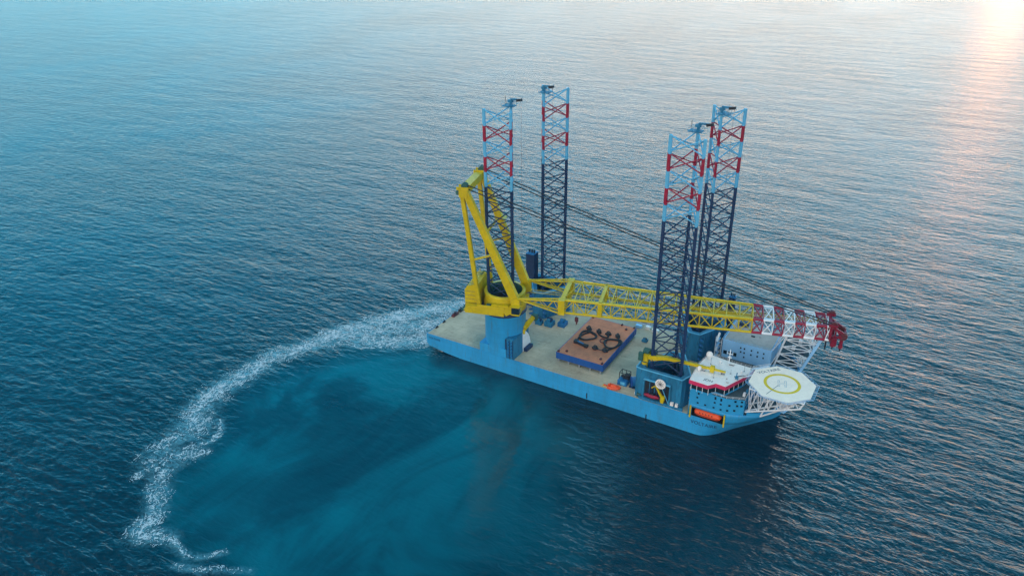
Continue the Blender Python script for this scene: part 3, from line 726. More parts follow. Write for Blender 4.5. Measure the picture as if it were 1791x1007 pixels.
# ------------------------------------------------------------------ helideck
HC = V((162.6, -23.1)); HZ = 30.0; HR = 12.3
oct_ = [(HC.x + HR * math.cos(math.radians(a)), HC.y + HR * math.sin(math.radians(a))) for a in [22.5 + 45 * k for k in range(8)]]
mb = MB(); mb.prism(oct_, HZ - .55, HZ, 'lattice_white', 'heli_grey')
hd = obj('helideck', mb, ship)
mb = MB(); n = 72
vs = [(HC.x + r * math.cos(2 * PI * k / n), HC.y + r * math.sin(2 * PI * k / n), HZ + .006) for r in (5.6, 6.75) for k in range(n)]
mb.add(vs, [(k, n + k, n + (k + 1) % n, (k + 1) % n) for k in range(n)], 'mark_yellow')
obj('landing_circle', mb, hd)
mb = MB(); hx_, hy_ = HC.x, HC.y; ca, sa = math.cos(math.radians(15)), math.sin(math.radians(15))
def hb(x0, x1, y0, y1, mat='mark_faint'):
    mb.add([(hx_ + x * ca - y * sa, hy_ + x * sa + y * ca, HZ + .008) for x, y in ((x0, y0), (x1, y0), (x1, y1), (x0, y1))], [(0, 1, 2, 3)], mat)
for s in (-1, 1):
    hb(s * 1.5 - .09, s * 1.5 + .09, -2.2, 2.2); hb(s * .95 - .09, s * .95 + .09, .35, 2.2); hb(s * .95 - .09, s * .95 + .09, -2.2, -.35)
    hb(min(s * .95, s * 1.5), max(s * .95, s * 1.5), 2.1, 2.25); hb(min(s * .95, s * 1.5), max(s * .95, s * 1.5), -2.25, -2.1)
    hb(-.9, .9, s * .35 - .07, s * .35 + .07)
obj('landing_letter', mb, hd)
mb = MB()
a0, b0 = V((HC.x - 1.0, HC.y - 1.6, 0)), V((HC.x - 3.4, HC.y - 9.8, 0)); d = (b0 - a0).normalized(); p = V((-d.y, d.x, 0)) * .1
mb.add([(a0 + p).to_tuple()[:2] + (HZ + .01,), (b0 + p).to_tuple()[:2] + (HZ + .01,), (b0 - p).to_tuple()[:2] + (HZ + .01,), (a0 - p).to_tuple()[:2] + (HZ + .01,)], [(0, 1, 2, 3)], 'mark_grey')
obj('deck_line', mb, hd)
text('helideck_name', 'VOLTAIRE', 2.0, (153.2, -20.6, HZ + .012), (.70, .71, 0), (-.71, .70, 0), 'mark_grey', hd, .004, 1.05)
mb = MB()                                   # safety net frame round the edge
o2 = [(HC.x + (x - HC.x) * 1.1, HC.y + (y - HC.y) * 1.1) for x, y in oct_]
for i in range(8):
    a, b_ = V((*oct_[i], HZ - .3)), V((*oct_[(i + 1) % 8], HZ - .3)); c, e = V((*o2[i], HZ - .05)), V((*o2[(i + 1) % 8], HZ - .05))
    mb.tube(c, e, .06, 'block_pale', 4)
    for k in range(7): mb.tube(a.lerp(b_, k / 6), c.lerp(e, k / 6), .05, 'block_pale', 4)
    for k in (.33, .66): mb.tube(a.lerp(c, k), b_.lerp(e, k), .035, 'block_pale', 4)
obj('safety_net', mb, hd)
mb = MB()                                   # lattice under the deck
for y in (-31, -25.7, -20.4, -15.1):
    top = [V((152.6 + k * 3.3, y, HZ - 1.0)) for k in range(7)]
    bot = [V((151.2 + (k + .5) * 2.6 + (1.2 * k), max(y, -27) if k < 2 else y, 20.2 + k * 1.25)) for k in range(6)]
    mb.tube(top[0], top[-1], .28, 'lattice_white', 6)
    st = V((151.4, max(y, -26.6), 15.2))
    mb.tube(st, bot[-1], .34, 'lattice_white', 6)
    for k in range(6):
        b_ = st.lerp(bot[-1], (k + .4) / 5.6)
        mb.tube(top[k], b_, .17, 'lattice_white', 5); mb.tube(b_, top[k + 1], .17, 'lattice_white', 5)
    mb.tube(bot[-1], top[-1], .2, 'lattice_white', 6)
for k in range(0, 7, 2):
    mb.tube((152.6 + k * 3.3, -31, HZ - 1.0), (152.6 + k * 3.3, -15.1, HZ - 1.0), .24, 'lattice_white', 6)
for t in (.25, .5, .75, 1):
    pts = [V((151.4, max(y, -26.6), 15.2)).lerp(V((169, y, 26.5)), t) for y in (-31, -25.7, -20.4, -15.1)]
    for a, b_ in zip(pts, pts[1:]):
        mb.tube(a, b_, .2, 'lattice_white', 6)
    for a, b_ in zip(pts, pts[1:]): mb.tube(a, b_ + V((-2.2, 0, 1.5)), .13, 'lattice_white', 5)
for a, b_ in (((157, -25.0, FD), (161, -25.7, 28.9)), ((160.5, -20.0, FD), (165, -20.4, 28.9)), ((163.0, -14.5, FD), (166, -15.1, 28.9)), ((156, -15, FD), (158, -15.1, 28.9)), ((157, -25, FD), (169, -31, 27)), ((160.5, -20, FD), (171, -25.7, 27.5))):
    mb.tube(a, b_, .32, 'lattice_white', 8)
for k in range(6):
    mb.tube((152.4, -27 + k * 2.4, 21.2), (154.5 + .6 * k, -27 + k * 2.4, HZ - 1), .13, 'lattice_white', 5)
obj('support_truss', mb, hd)
for (a, b_) in (((148.0, -19.6, 26.2), (152.8, -20.6, HZ - .2)), ((149.0, -12.6, 26.2), (155.4, -13.6, HZ - .2))):   # access bridges
    mb = MB(); a, b_ = V(a), V(b_); d = (b_ - a).normalized(); p = d.cross(V((0, 0, 1))).normalized()
    mb.beam(a, b_, 1.4, .2, 'lattice_white')
    for s in (-.7, .7):
        mb.tube(a + p * s + V((0, 0, 1.1)), b_ + p * s + V((0, 0, 1.1)), .08, 'lattice_white', 5)
        for k in range(6): c = a.lerp(b_, k / 5) + p * s; mb.tube(c, c + V((0, 0, 1.1)), .06, 'lattice_white', 4)
    obj('gangway', mb, hd)
for k in range(3):
    mb = MB(); mb.box(149.4 + k * .5, 150.3 + k * .5 if k < 2 else 150.9, -25.5 + k * 2.4, -24.1 + k * 2.4, 21.05, 22.4 + k * .3, 'teal' if k % 2 else 'lattice_white'); obj('deck_locker', mb, blk)

# ------------------------------------------------------------------ boom rest over the port bow
mb = MB()
bt = [(152.4, 12.5, FD), (163.0, 13.5, FD), (152.4, 26, FD), (160.5, 24.5, FD)]
tp = [(156.5, 11.0, 33.4), (169.6, 13.6, 33.6), (154.5, 27.0, 33.2), (166.5, 27.5, 33.4)]
def lerp3(a, b_, t): return V(a).lerp(V(b_), t)
lv = 5
for i in range(4): mb.tube(bt[i], tp[i], .36, 'lattice_white', 8)
for a, b_ in ((0, 1), (1, 3), (3, 2), (2, 0)):
    for k in range(lv):
        t0, t1 = k / lv, (k + 1) / lv
        p0, q0, p1, q1 = lerp3(bt[a], tp[a], t0), lerp3(bt[b_], tp[b_], t0), lerp3(bt[a], tp[a], t1), lerp3(bt[b_], tp[b_], t1)
        mb.tube(p0, q1, .18, 'lattice_white', 6); mb.tube(q0, p1, .18, 'lattice_white', 6); mb.tube(p1, q1, .22, 'lattice_white', 6)
mb.beam(bt[1], tp[1], 1.0, 2.6, 'block_pale', up=(0, 1, 0))
for a, b_ in ((0, 3), (1, 2)): mb.tube(tp[a], tp[b_], .25, 'lattice_white', 6)
mb.beam(tp[0], tp[1], 1.2, 1.0, 'lattice_white'); mb.beam(tp[2], tp[3], 1.2, 1.0, 'lattice_white')
for z in (22.6, 33.7): 
    t = (z - FD) / 19.5
    q_ = [lerp3(bt[i], tp[i], t) for i in (0, 1, 3, 2)]
    mb.add(q_ + [p + V((0, 0, .12)) for p in q_], [(0, 1, 2, 3)[::-1], (4, 5, 6, 7), (0, 1, 5, 4), (1, 2, 6, 5), (2, 3, 7, 6), (3, 0, 4, 7)], 'fore_deck') if z < 30 else None
for (x, y) in ((158, 16), (162, 14.5), (165, 20), (159.5, 22)): mb.box(x, x + 1.4, y, y + 1.2, 22.8, 24.6, 'navy' if x > 160 else 'lattice_white')
for k in range(4):
    y = 12 + k * 4.5
    mb.tube((151.2, y, 22.4), lerp3(tp[0], tp[2], k / 3.4), .2, 'lattice_white', 6); mb.tube((151.2, y, 15), lerp3(bt[0], tp[0], .5) + V((0, (y - 12) * .9, 0)), .18, 'lattice_white', 6)
obj('boom_rest', mb, ship)
# mooring winches on the bow deck
for (x, y) in ((154.5, 3.5), (154.5, -4.5), (158.5, 8.5)):
    mb = MB(); mb.tube((x, y - 1.6, FD + 1.4), (x, y + 1.6, FD + 1.4), 1.0, 'gear_green', 14)
    for s in (-1.7, 0, 1.6): mb.tube((x, y + s, FD + 1.4), (x, y + s + .15, FD + 1.4), 1.4, 'teal', 16)
    mb.box(x - 1.2, x + 1.2, y - 2.4, y + 2.4, FD + .05, FD + .4, 'teal'); mb.box(x + .2, x + 1.6, y + 1.9, y + 3, FD + .4, FD + 2, 'lattice_white')
    obj('mooring_winch', mb, ship)
mb = MB(); mb.box(157.6, 160.8, -5.8, -3.4, 10.6, 13.6, 'block_pale'); mb.prism([(160.2, -9.5), (163.2, -10.6), (164.2, -7.6), (161.4, -7)], 8.4, 12.6, 'block_pale')
obj('anchor_box', mb, ship)

# funnels, vents and the small deck crane
for (x, y, w, d, z) in ((29.3, 21.0, 4.4, 4.6, 38.2), (128.0, 28.2, 2.6, 2.4, 35.8)):
    mb = MB(); mb.box(x - w / 2, x + w / 2, y - d / 2, y + d / 2, DK + .05, z - 1.2, 'navy')
    mb.box(x - w / 2 - .15, x + w / 2 + .15, y - d / 2 - .15, y + d / 2 + .15, z - 1.2, z - .8, 'gear_blue')
    for k in range(3): mb.tube((x - w * .3 + k * w * .3, y, z - .9), (x - w * .3 + k * w * .3, y - .1, z + .6), w * .11, 'dark', 8)
    for k in range(1, 5): mb.box(x - w / 2 - .06, x + w / 2 + .06, y - d / 2 - .06, y + d / 2 + .06, DK + k * (z - DK) / 5, DK + k * (z - DK) / 5 + .25, 'navy')
    obj('exhaust_funnel', mb, ship)
mb = MB()
mb.tube((108.2, -23.8, 18), (108.2, -23.8, 23.6), 1.3, 'yellow', 14); mb.tube((108.2, -23.8, 23.6), (108.2, -23.8, 24.2), 1.7, 'gear_green', 14)
dc = obj('deck_crane', mb, ship)
mb = MB()
mb.box(106.9, 109.9, -25.4, -22.2, 24.2, 27.6, 'yellow'); mb.box(106.1, 108.0, -26.4, -25.0, 24.6, 28.2, 'gear_green'); mb.box(106.6, 109.2, -22.1, -20.4, 24.4, 27.8, 'gear_green')
mb.box(109.6, 112.4, -22.4, -20.9, 25.6, 28.2, 'gear_green'); mb.box(107.4, 109.8, -24.8, -22.6, 27.6, 28.6, 'gear_green')
obj('crane_house', mb, dc)
mb = MB()
mb.beam((110, -25.0, 26.6), (118, -24.1, 27.9), 1.5, 1.5, 'yellow'); mb.beam((117.6, -24.15, 27.8), (141.0, -22.2, 27.6), 1.3, 1.4, 'yellow', w2=.6, h2=.6)
for k in range(8): mb.tube((118 + k * 2.6, -24.2 + k * .22, 28.4 - k * .03), (119.3 + k * 2.6, -24.1 + k * .22, 29.3 - k * .08), .07, 'yellow', 4)
mb.tube((111, -24.9, 25.2), (117, -24.2, 27.0), .35, 'yellow', 8)
mb.box(135.0, 136.6, -23.3, -21.9, 26.4, 29.0, 'yellow'); mb.tube((136, -22.6, 27), (136, -22.6, 26.05), .3, 'mark_yellow', 6)
mb.tube((139.6, -22.4, 27.5), (139.6, -22.4, 26.1), .06, 'cable', 4)
obj('jib', mb, dc)
# deck edge railing along the starboard side and stern
mb = MB()
def rail(a, b_, h=1.1, mat='grey'):
    a, b_ = V(a), V(b_); k = max(1, int((b_ - a).length / 2.5))
    for dz in (h * .5, h): mb.tube(a + V((0, 0, dz)), b_ + V((0, 0, dz)), .04, mat, 4)
    for j in range(k + 1): p = a.lerp(b_, j / k); mb.tube(p, p + V((0, 0, h)), .045, mat, 4)
rail((51, -29.6, DK), (108, -29.6, DK)); rail((1, -29.6, DK), (30, -29.6, DK)); rail((1, 29.6, DK), (128, 29.6, DK)); rail((.4, -29.4, DK), (.4, 29.4, DK))
obj('railing', mb, ship)
for (x, y) in ((.9, -17), (.9, -23), (.9, -1), (.9, 6), (.9, 14)):
    mb = MB()
    for s in (-.5, .5): mb.tube((x + .2, y + s, DK), (x + .2, y + s, DK + .9), .28, 'dark', 10)
    mb.box(x - .3, x + .7, y - 1, y + 1, DK + .05, DK + .15, 'dark'); obj('bollard', mb, ship)

# ------------------------------------------------------------------ deck cargo: things of their own
PX0, PX1, PY0, PY1, PZ = 65.3, 88.3, -20.8, 16.7, 13.0
pon = empty('cargo_pontoon', ((PX0 + PX1) / 2, (PY0 + PY1) / 2, DK + .05))
tag(pon, 'flat blue pontoon with a rusty brown top on short legs on the ship deck', 'pontoon')
mb = MB(); mb.box(PX0, PX1, PY0, PY1, 9.8, PZ - .06, 'pontoon_blue')
for k in range(9): mb.box(PX0 + .6 + k * 2.7, PX0 + .9 + k * 2.7, PY0 - .1, PY0 - .003, 9.9, PZ - .2, 'pontoon_blue')
for k in range(14): mb.box(PX1 + .003, PX1 + .1, PY0 + .8 + k * 2.75, PY0 + 1.1 + k * 2.75, 9.9, PZ - .2, 'pontoon_blue')
obj('pontoon_side', mb, pon)
mb = MB(); mb.box(PX0 + .3, PX1 - .3, PY0 + .3, PY1 - .3, PZ - .06, PZ, 'rust'); obj('top_plate', mb, pon)
for x in (PX0 + 1.2, PX0 + 6.2, PX0 + 11.5, PX0 + 16.8, PX1 - 1.2):
    for y in (PY0 + .6, (PY0 + PY1) / 2, PY1 - .6):
        mb = MB(); mb.box(x - .35, x + .35, y - .35, y + .35, DK + .06, 9.8, 'grey'); obj('support_leg', mb, pon)
for (x, y) in ((PX0 + .8, PY0 + .9), (PX1 - .9, PY0 + .9), (PX0 + .9, PY1 - 1), (PX1 - .9, PY1 - .9), (PX0 + 4, PY0 + 2.6), (PX1 - 3.6, PY1 - 4), (PX1 - 3, PY0 + 4), (PX1 - 7, PY1 - 1)):
    mb = MB(); mb.box(x - .45, x + .45, y - .4, y + .4, PZ, PZ + .5, 'dark'); mb.tube((x, y - .5, PZ + .5), (x, y + .5, PZ + .5), .3, 'maroon', 8); obj('pad_eye', mb, pon)
def loop(cx, cy, a, b_, rot, turns, jit, rr):
    pts = []; n = int(26 * turns)
    for k in range(n + 1):
        t = 2 * PI * k / 26; g = 1 + jit * math.sin(3 * t + rot * 5) + .08 * (k / 26)
        x, y = a * math.cos(t) * g, b_ * math.sin(t) * g
        pts.append((cx + x * math.cos(rot) - y * math.sin(rot), cy + x * math.sin(rot) + y * math.cos(rot), PZ + rr + .03 + .32 * (k / 26) * rr + .10 * rr * math.sin(5 * t)))
    return pts
slings = [((71.5, -1.6, 3.4, 3.6, .5, 2.2, .12, .34), 'long black lifting sling coiled at the stern end of the rusty pontoon top'),
          ((84.4, -2.4, 3.2, 3.8, -.3, 2.3, .10, .34), 'black lifting sling in a wide tangled coil near the bow edge of the pontoon'),
          ((79.8, -2.2, 1.3, 1.9, .9, 1.2, .1, .2), 'small thin maroon loop between the two large black slings')]
for a, l in slings:
    mb = MB(); mb.path(loop(*a), a[-1], 'maroon' if 'maroon' in l else 'rubber', 6); s_ = obj('lifting_sling', mb)
    tag(s_, l, 'sling', 'slings lying on the pontoon')
extra = [([(70, 5, 0), (71, 2, 0), (69.5, -1, 0), (68.8, -4.5, 0), (69.4, -8, 0), (70.2, -9.6, 0)], 'black sling leg running along the stern side of the pontoon top'),
         ([(74.6, 4, 0), (75.6, 2.2, 0), (77.4, 1.2, 0), (79.4, .9, 0), (80.4, 2, 0), (79.5, 4, 0)], 'black sling bridging the two middle shackle blocks on the pontoon'),
         ([(84, 4.4, 0), (85.3, 2.5, 0), (86.6, 0, 0), (87, -3.2, 0), (86, -6.6, 0), (84.4, -9.4, 0)], 'black sling leg running along the bow side of the pontoon top')]
for p, l in extra:
    mb = MB(); pts = [(x, y, PZ + .4) for x, y in cr([q[:2] for q in p], 6)]; mb.path(pts, .36, 'rubber', 6)
    tag(obj('lifting_sling', mb), l, 'sling', 'slings lying on the pontoon')
blocks = [(69.4, 4.6, 'sternmost of the four shackle blocks in the far row on the pontoon'), (74.7, 4.2, 'second shackle block from the stern in the far row on the pontoon'),
          (79.4, 4.3, 'third shackle block from the stern in the far row on the pontoon'), (84.0, 4.6, 'shackle block nearest the bow in the far row on the pontoon'),
          (79.4, -10.0, 'shackle block at the stern end of the thin bar on the pontoon'), (84.1, -9.8, 'shackle block at the bow end of the thin bar on the pontoon')]
bm0 = None
for x, y, l in blocks:
    if bm0 is None:
        mb = MB(); mb.lathe(0, 0, [(1.05, 0), (1.15, .3), (1.0, 1.0), (.7, 1.3), (0.01, 1.35)], 'dark', 14); mb.box(-1.5, 1.5, -.3, .3, .1, .8, 'dark')
        mb.path([(.9 * math.cos(t) , .2, .9 + .9 * math.sin(t)) for t in [PI * k / 8 for k in range(9)]], .22, 'rubber', 6)
        bl = obj('shackle_block', mb, None, origin=(0, 0, 0)); root = bl
    else: bl = root.copy(); C.objects.link(bl)
    bm0 = 1; bl.location = (x, y, PZ); bl.rotation_euler.z = random.uniform(-.6, .6); tag(bl, 'dark ' + l, 'shackle block', 'shackle blocks on the pontoon')
mb = MB(); mb.beam((69.2, -9.2, PZ + .55), (75.4, -10.6, PZ + .55), 1.2, 1.0, 'dark'); mb.box(68.6, 70.4, -10.2, -8.0, PZ, PZ + 1.3, 'dark'); mb.box(74.4, 76.0, -11.4, -9.8, PZ, PZ + 1.2, 'rubber'); mb.tube((70.4, -9.4, PZ + 1.1), (73.6, -10.1, PZ + 1.1), .35, 'gear_blue', 8)
tag(obj('spreader_bar', mb), 'dark steel spreader bar lying near the stern corner of the pontoon top', 'spreader bar')
mb = MB(); mb.beam((80.6, -10.0, PZ + .3), (82.9, -9.9, PZ + .3), .3, .3, 'dark')
tag(obj('link_bar', mb), 'thin dark bar linking the two near shackle blocks on the pontoon', 'bar')

# lifeboats
def lifeboat(sy, x0, x1, zc, label):
    t = empty('lifeboat', ((x0 + x1) / 2, sy * 28.9, zc - 1.6)); tag(t, label, 'lifeboat')
    mb = MB(); L_ = x1 - x0; rows = []
    n, m_ = 18, 20
    for i in range(n + 1):
        u = i / n; x = x0 + L_ * u
        e = (1 - abs(2 * u - 1) ** 7) ** .5
        for k in range(m_):
            a = 2 * PI * k / m_
            rows.append((x, sy * 28.9 + 1.72 * max(e, .04) * math.cos(a), zc + 1.75 * max(e, .04) * math.sin(a) * (1 if math.sin(a) > 0 else .9)))
    mb.add(rows, [(i * m_ + k, (i + 1) * m_ + k, (i + 1) * m_ + (k + 1) % m_, i * m_ + (k + 1) % m_) for i in range(n) for k in range(m_)], 'orange', True)
    obj('boat_hull', mb, t)
    mb = MB(); mb.box(x0 + L_ * .74, x0 + L_ * .9, sy * 28.9 - .7, sy * 28.9 + .7, zc + 1.2, zc + 1.9, 'orange'); obj('cockpit', mb, t, bevel=.12)
    mb = MB()
    for k in range(5): mb.box(x0 + L_ * (.22 + .11 * k), x0 + L_ * (.22 + .11 * k) + .5, *sorted((sy * (28.9 + 1.42), sy * (28.9 + 1.68))), zc + .45, zc + .8, 'glass')
    obj('window_row', mb, t)
    mb = MB(); mb.tube((x0 + .6, sy * 30.62, zc - .25), (x1 - .6, sy * 30.62, zc - .25), .1, 'maroon', 6); obj('grab_line', mb, t)
lifeboat(-1, 132.3, 143.4, 10.6, 'long orange enclosed lifeboat in its dark recess above the ship name')
# deck gear near the forward starboard leg
t = empty('rescue_craft', (96.7, -27.9, DK + .05)); tag(t, 'bright orange inflatable boat lying at the starboard deck edge beside the blue power pack', 'boat')
mb = MB()
for s in (-1, 1): mb.path([(94.4, -27.9 + s * 1.2, 8.95), (96.5, -27.9 + s * 1.35, 8.95), (98.3, -27.9 + s * 1.0, 9.05), (99.4, -27.9 + s * .15, 9.25)], .62, 'orange', 10)
obj('tube', mb, t)
mb = MB(); mb.ball((96.8, -27.9, 9.2), 1.9, 1.1, 1.0, 'orange'); obj('cover', mb, t)
mb = MB(); mb.box(94.2, 95.0, -28.3, -27.5, 8.7, 9.9, 'orange'); obj('engine', mb, t)
mb = MB(); mb.box(91.8, 94.2, -28.6, -27.3, DK + .06, DK + .3, 'mark_yellow'); mb.box(92.2, 93.8, -28.4, -27.6, DK + .3, DK + .6, 'orange')
tag(obj('pallet', mb), 'low ochre pallet on the deck edge next to the orange inflatable', 'pallet')
t = empty('power_pack', (99.2, -21.6, DK + .05)); tag(t, 'blue hydraulic power pack with a black pipe frame on top on the starboard deck', 'power pack')
mb = MB(); mb.box(96.8, 101.0, -24.4, -20.2, DK + .06, 10.6, 'gear_blue'); mb.box(98.2, 100.2, -24.5, -24.41, 8.8, 10.2, 'pale_blue'); obj('housing', mb, t, bevel=.15)
mb = MB()
for x in (96.9, 98.8, 100.9):
    for y in (-22.6, -19.6): mb.tube((x, y, 10.6), (x, y, 13.4), .15, 'dark', 6)
for y in (-22.6, -19.6): mb.tube((96.9, y, 13.4), (100.9, y, 13.4), .15, 'dark', 6)
for x in (96.9, 100.9): mb.tube((x, -22.6, 13.4), (x, -19.6, 13.4), .15, 'dark', 6)
obj('pipe_frame', mb, t)
mb = MB(); mb.box(98.9, 101.2, -22.3, -19.9, 10.65, 12.4, 'dark'); mb.tube((97.4, -21.2, 11.2), (98.8, -21.2, 11.2), .55, 'dark', 10); obj('engine', mb, t)
t = empty('storage_reel', (104.2, -21.4, DK + .05)); tag(t, 'large bright blue drum reel standing between the power pack and the forward jackhouse', 'reel')
mb = MB(); mb.tube((102.6, -22.6, 10.5), (105.4, -20.6, 10.5), 2.15, 'gear_blue', 20); obj('drum', mb, t, bevel=.1)
for a, b_ in (((102.3, -22.8, 10.5), (102.6, -22.6, 10.5)), ((105.4, -20.6, 10.5), (105.7, -20.4, 10.5))):
    mb = MB(); mb.tube(a, b_, 2.4, 'pontoon_blue', 20); obj('flange', mb, t)
mb = MB(); mb.box(102.0, 106.2, -24.0, -19.0, DK + .06, 8.7, 'navy'); obj('base_frame', mb, t)
tl = [('white_crate', 106.6, -26.6, 1.4, 1.8, 1.0, 'white', 'pale crate behind the blue reel at the jackhouse corner', 'crate'),
      ('gas_rack', 108.3, -28.4, 1.6, 1.0, 1.9, 'gear_green', 'dark green gas rack at the starboard edge by the jackhouse corner', 'rack'),
      ('equipment_case', 122.9, -30.0 + .9, 1.3, 1.0, 1.5, 'white', 'white case on the walkway below the near jackhouse, farther from the bow', 'case'),
      ('equipment_case', 124.9, -30.0 + .9, 1.1, 1.0, 1.4, 'white', 'white case on the walkway below the near jackhouse, closer to the bow', 'case')]
for nm, x, y, w, d, h, mt, l, c in tl:
    z = DK + .05 if 'case' not in nm else 9.6
    mb = MB(); mb.box(x - w / 2, x + w / 2, y - d / 2, y + d / 2, z, z + h, mt); mb.box(x - w / 2 - .05, x + w / 2 + .05, y - d / 2 - .05, y + d / 2 + .05, z + h * .75, z + h * .83, 'grey')
    o = tag(obj(nm, mb, bevel=.06), l, c)
    if nm == 'equipment_case': o['group'] = 'white cases below the jackhouse'
t = empty('cable_drum', (118.0, -29.6, 17.0)); tag(t, 'round white spoked drum mounted high on the near jackhouse wall', 'drum')
mb = MB(); mb.tube((117.6, -29.75, 18.4), (117.6, -29.35, 18.4), 2.2, 'white', 28)
obj('disc', mb, t)
mb = MB()
for k in range(6):
    a = PI * k / 6; mb.beam((117.6 - 1.7 * math.cos(a), -29.8, 18.4 - 1.7 * math.sin(a)), (117.6 + 1.7 * math.cos(a), -29.8, 18.4 + 1.7 * math.sin(a)), .12, .12, 'mark_grey')
obj('spokes', mb, t)
mb = MB(); mb.box(116.9, 118.3, -29.3, -28.6, 16.4, 18.4, 'grey'); obj('bracket', mb, t)
t = empty('fast_rescue_boat', (114.2, -29.4, 10.4)); tag(t, 'small dull red rescue boat hanging under the yellow davit in the jackhouse bay', 'boat')
mb = MB(); mb.ball((114.2, -29.5, 11.4), 3.4, .95, .9, 'red', 18, 10); obj('boat_hull', mb, t)
mb = MB(); mb.box(113.2, 115.4, -29.9, -29.1, 12.0, 12.8, 'dark'); obj('console', mb, t, bevel=.1)
# gear on the far half of the deck
def machine(name, x, y, w, d, h, mt, label, cat, extra='dark', legs=False):
    t = empty(name, (x, y, DK + .05)); tag(t, label, cat)
    mb = MB(); mb.box(x - w / 2, x + w / 2, y - d / 2, y + d / 2, DK + .06, DK + h * .6, mt); obj('body', mb, t, bevel=.1)
    mb = MB(); mb.tube((x - w * .3, y, DK + h * .8), (x + w * .3, y, DK + h * .8), h * .26, extra, 12); mb.box(x - w * .2, x + w * .2, y - d * .4, y - d * .1, DK + h * .6, DK + h, mt); obj('winch_drum', mb, t)
machine('deck_winch', 93.6, 14.6, 2.6, 2.2, 2.0, 'teal', 'small blue-green winch alone on open deck between pontoon and near bow leg', 'winch')
machine('hydraulic_unit', 47.6, 6.0, 4.0, 4.2, 4.0, 'teal', 'bulky blue-green hydraulic unit in front of the far stern leg', 'machine', 'navy')
machine('hydraulic_unit', 53.2, 9.0, 3.6, 4.4, 3.6, 'gear_blue', 'blue hydraulic unit on the bow side of the one before the far stern leg', 'machine', 'teal')
machine('compressor', 42.5, 4.8, 3.4, 2.8, 3.2, 'teal', 'blue-green compressor closest to the yellow crane behind the pedestal', 'machine', 'navy')
machine('mooring_machine', 1.9, -8.6, 1.6, 4.6, 1.8, 'maroon', 'dark maroon winch at the stern edge of the deck', 'winch', 'dark')
mb = MB(); mb.box(1.2, 2.6, -4.8, -2.2, DK + .06, DK + 1.3, 'dark'); mb.tube((1.9, -4.6, DK + 1.2), (1.9, -2.4, DK + 1.2), .5, 'dark', 10)
tag(obj('fairlead', mb), 'black roller fairlead beside the maroon winch on the stern edge', 'fairlead')
for i, (x, y, w, l) in enumerate(((86, 25.6, 3, 'pale crate by the far rail behind the pontoon corner'), (90.5, 26.5, 2.4, 'small white crate by the far rail, between pontoon and forward legs'), (94.6, 25.4, 3.2, 'wide white crate by the far rail, closest to the forward far leg'))):
    mb = MB(); mb.box(x - w / 2, x + w / 2, y - .9, y + .9, DK + .06, DK + 1.4, 'white' if i else 'block_pale'); mb.box(x - w / 2 - .04, x + w / 2 + .04, y - .94, y + .94, DK + 1.15, DK + 1.25, 'grey')
    tag(obj('deck_crate', mb, bevel=.05), l, 'crate', 'crates along the far rail')

# ------------------------------------------------------------------ the sea
def vnoise(x, y, seed=0):
    xi = np.floor(x).astype(np.int64); yi = np.floor(y).astype(np.int64); xf, yf = x - xi, y - yi
    u, v = xf * xf * xf * (xf * (xf * 6 - 15) + 10), yf * yf * yf * (yf * (yf * 6 - 15) + 10)
    def g(a, b_):
        h = (a * 374761393 + b_ * 668265263 + seed * 2147483647) & 0xffffffff
        h = ((h ^ (h >> 13)) * 1274126177) & 0xffffffff; h = h ^ (h >> 16)
        return (h & 0xffff) / 65535.0 * 2 * np.pi
    def d(a, b_, dx, dy): t = g(a, b_); return np.cos(t) * dx + np.sin(t) * dy
    n00, n10 = d(xi, yi, xf, yf), d(xi + 1, yi, xf - 1, yf); n01, n11 = d(xi, yi + 1, xf, yf - 1), d(xi + 1, yi + 1, xf - 1, yf - 1)
    return ((n00 * (1 - u) + n10 * u) * (1 - v) + (n01 * (1 - u) + n11 * u) * v) * 1.4
def fbm(x, y, o=4, seed=0, lac=2.03, gain=.55):
    s = 0; a = 1; t = 0
    for k in range(o): s = s + a * vnoise(x, y, seed + k * 17); t += a; a *= gain; x = x * lac; y = y * lac
    return s / t
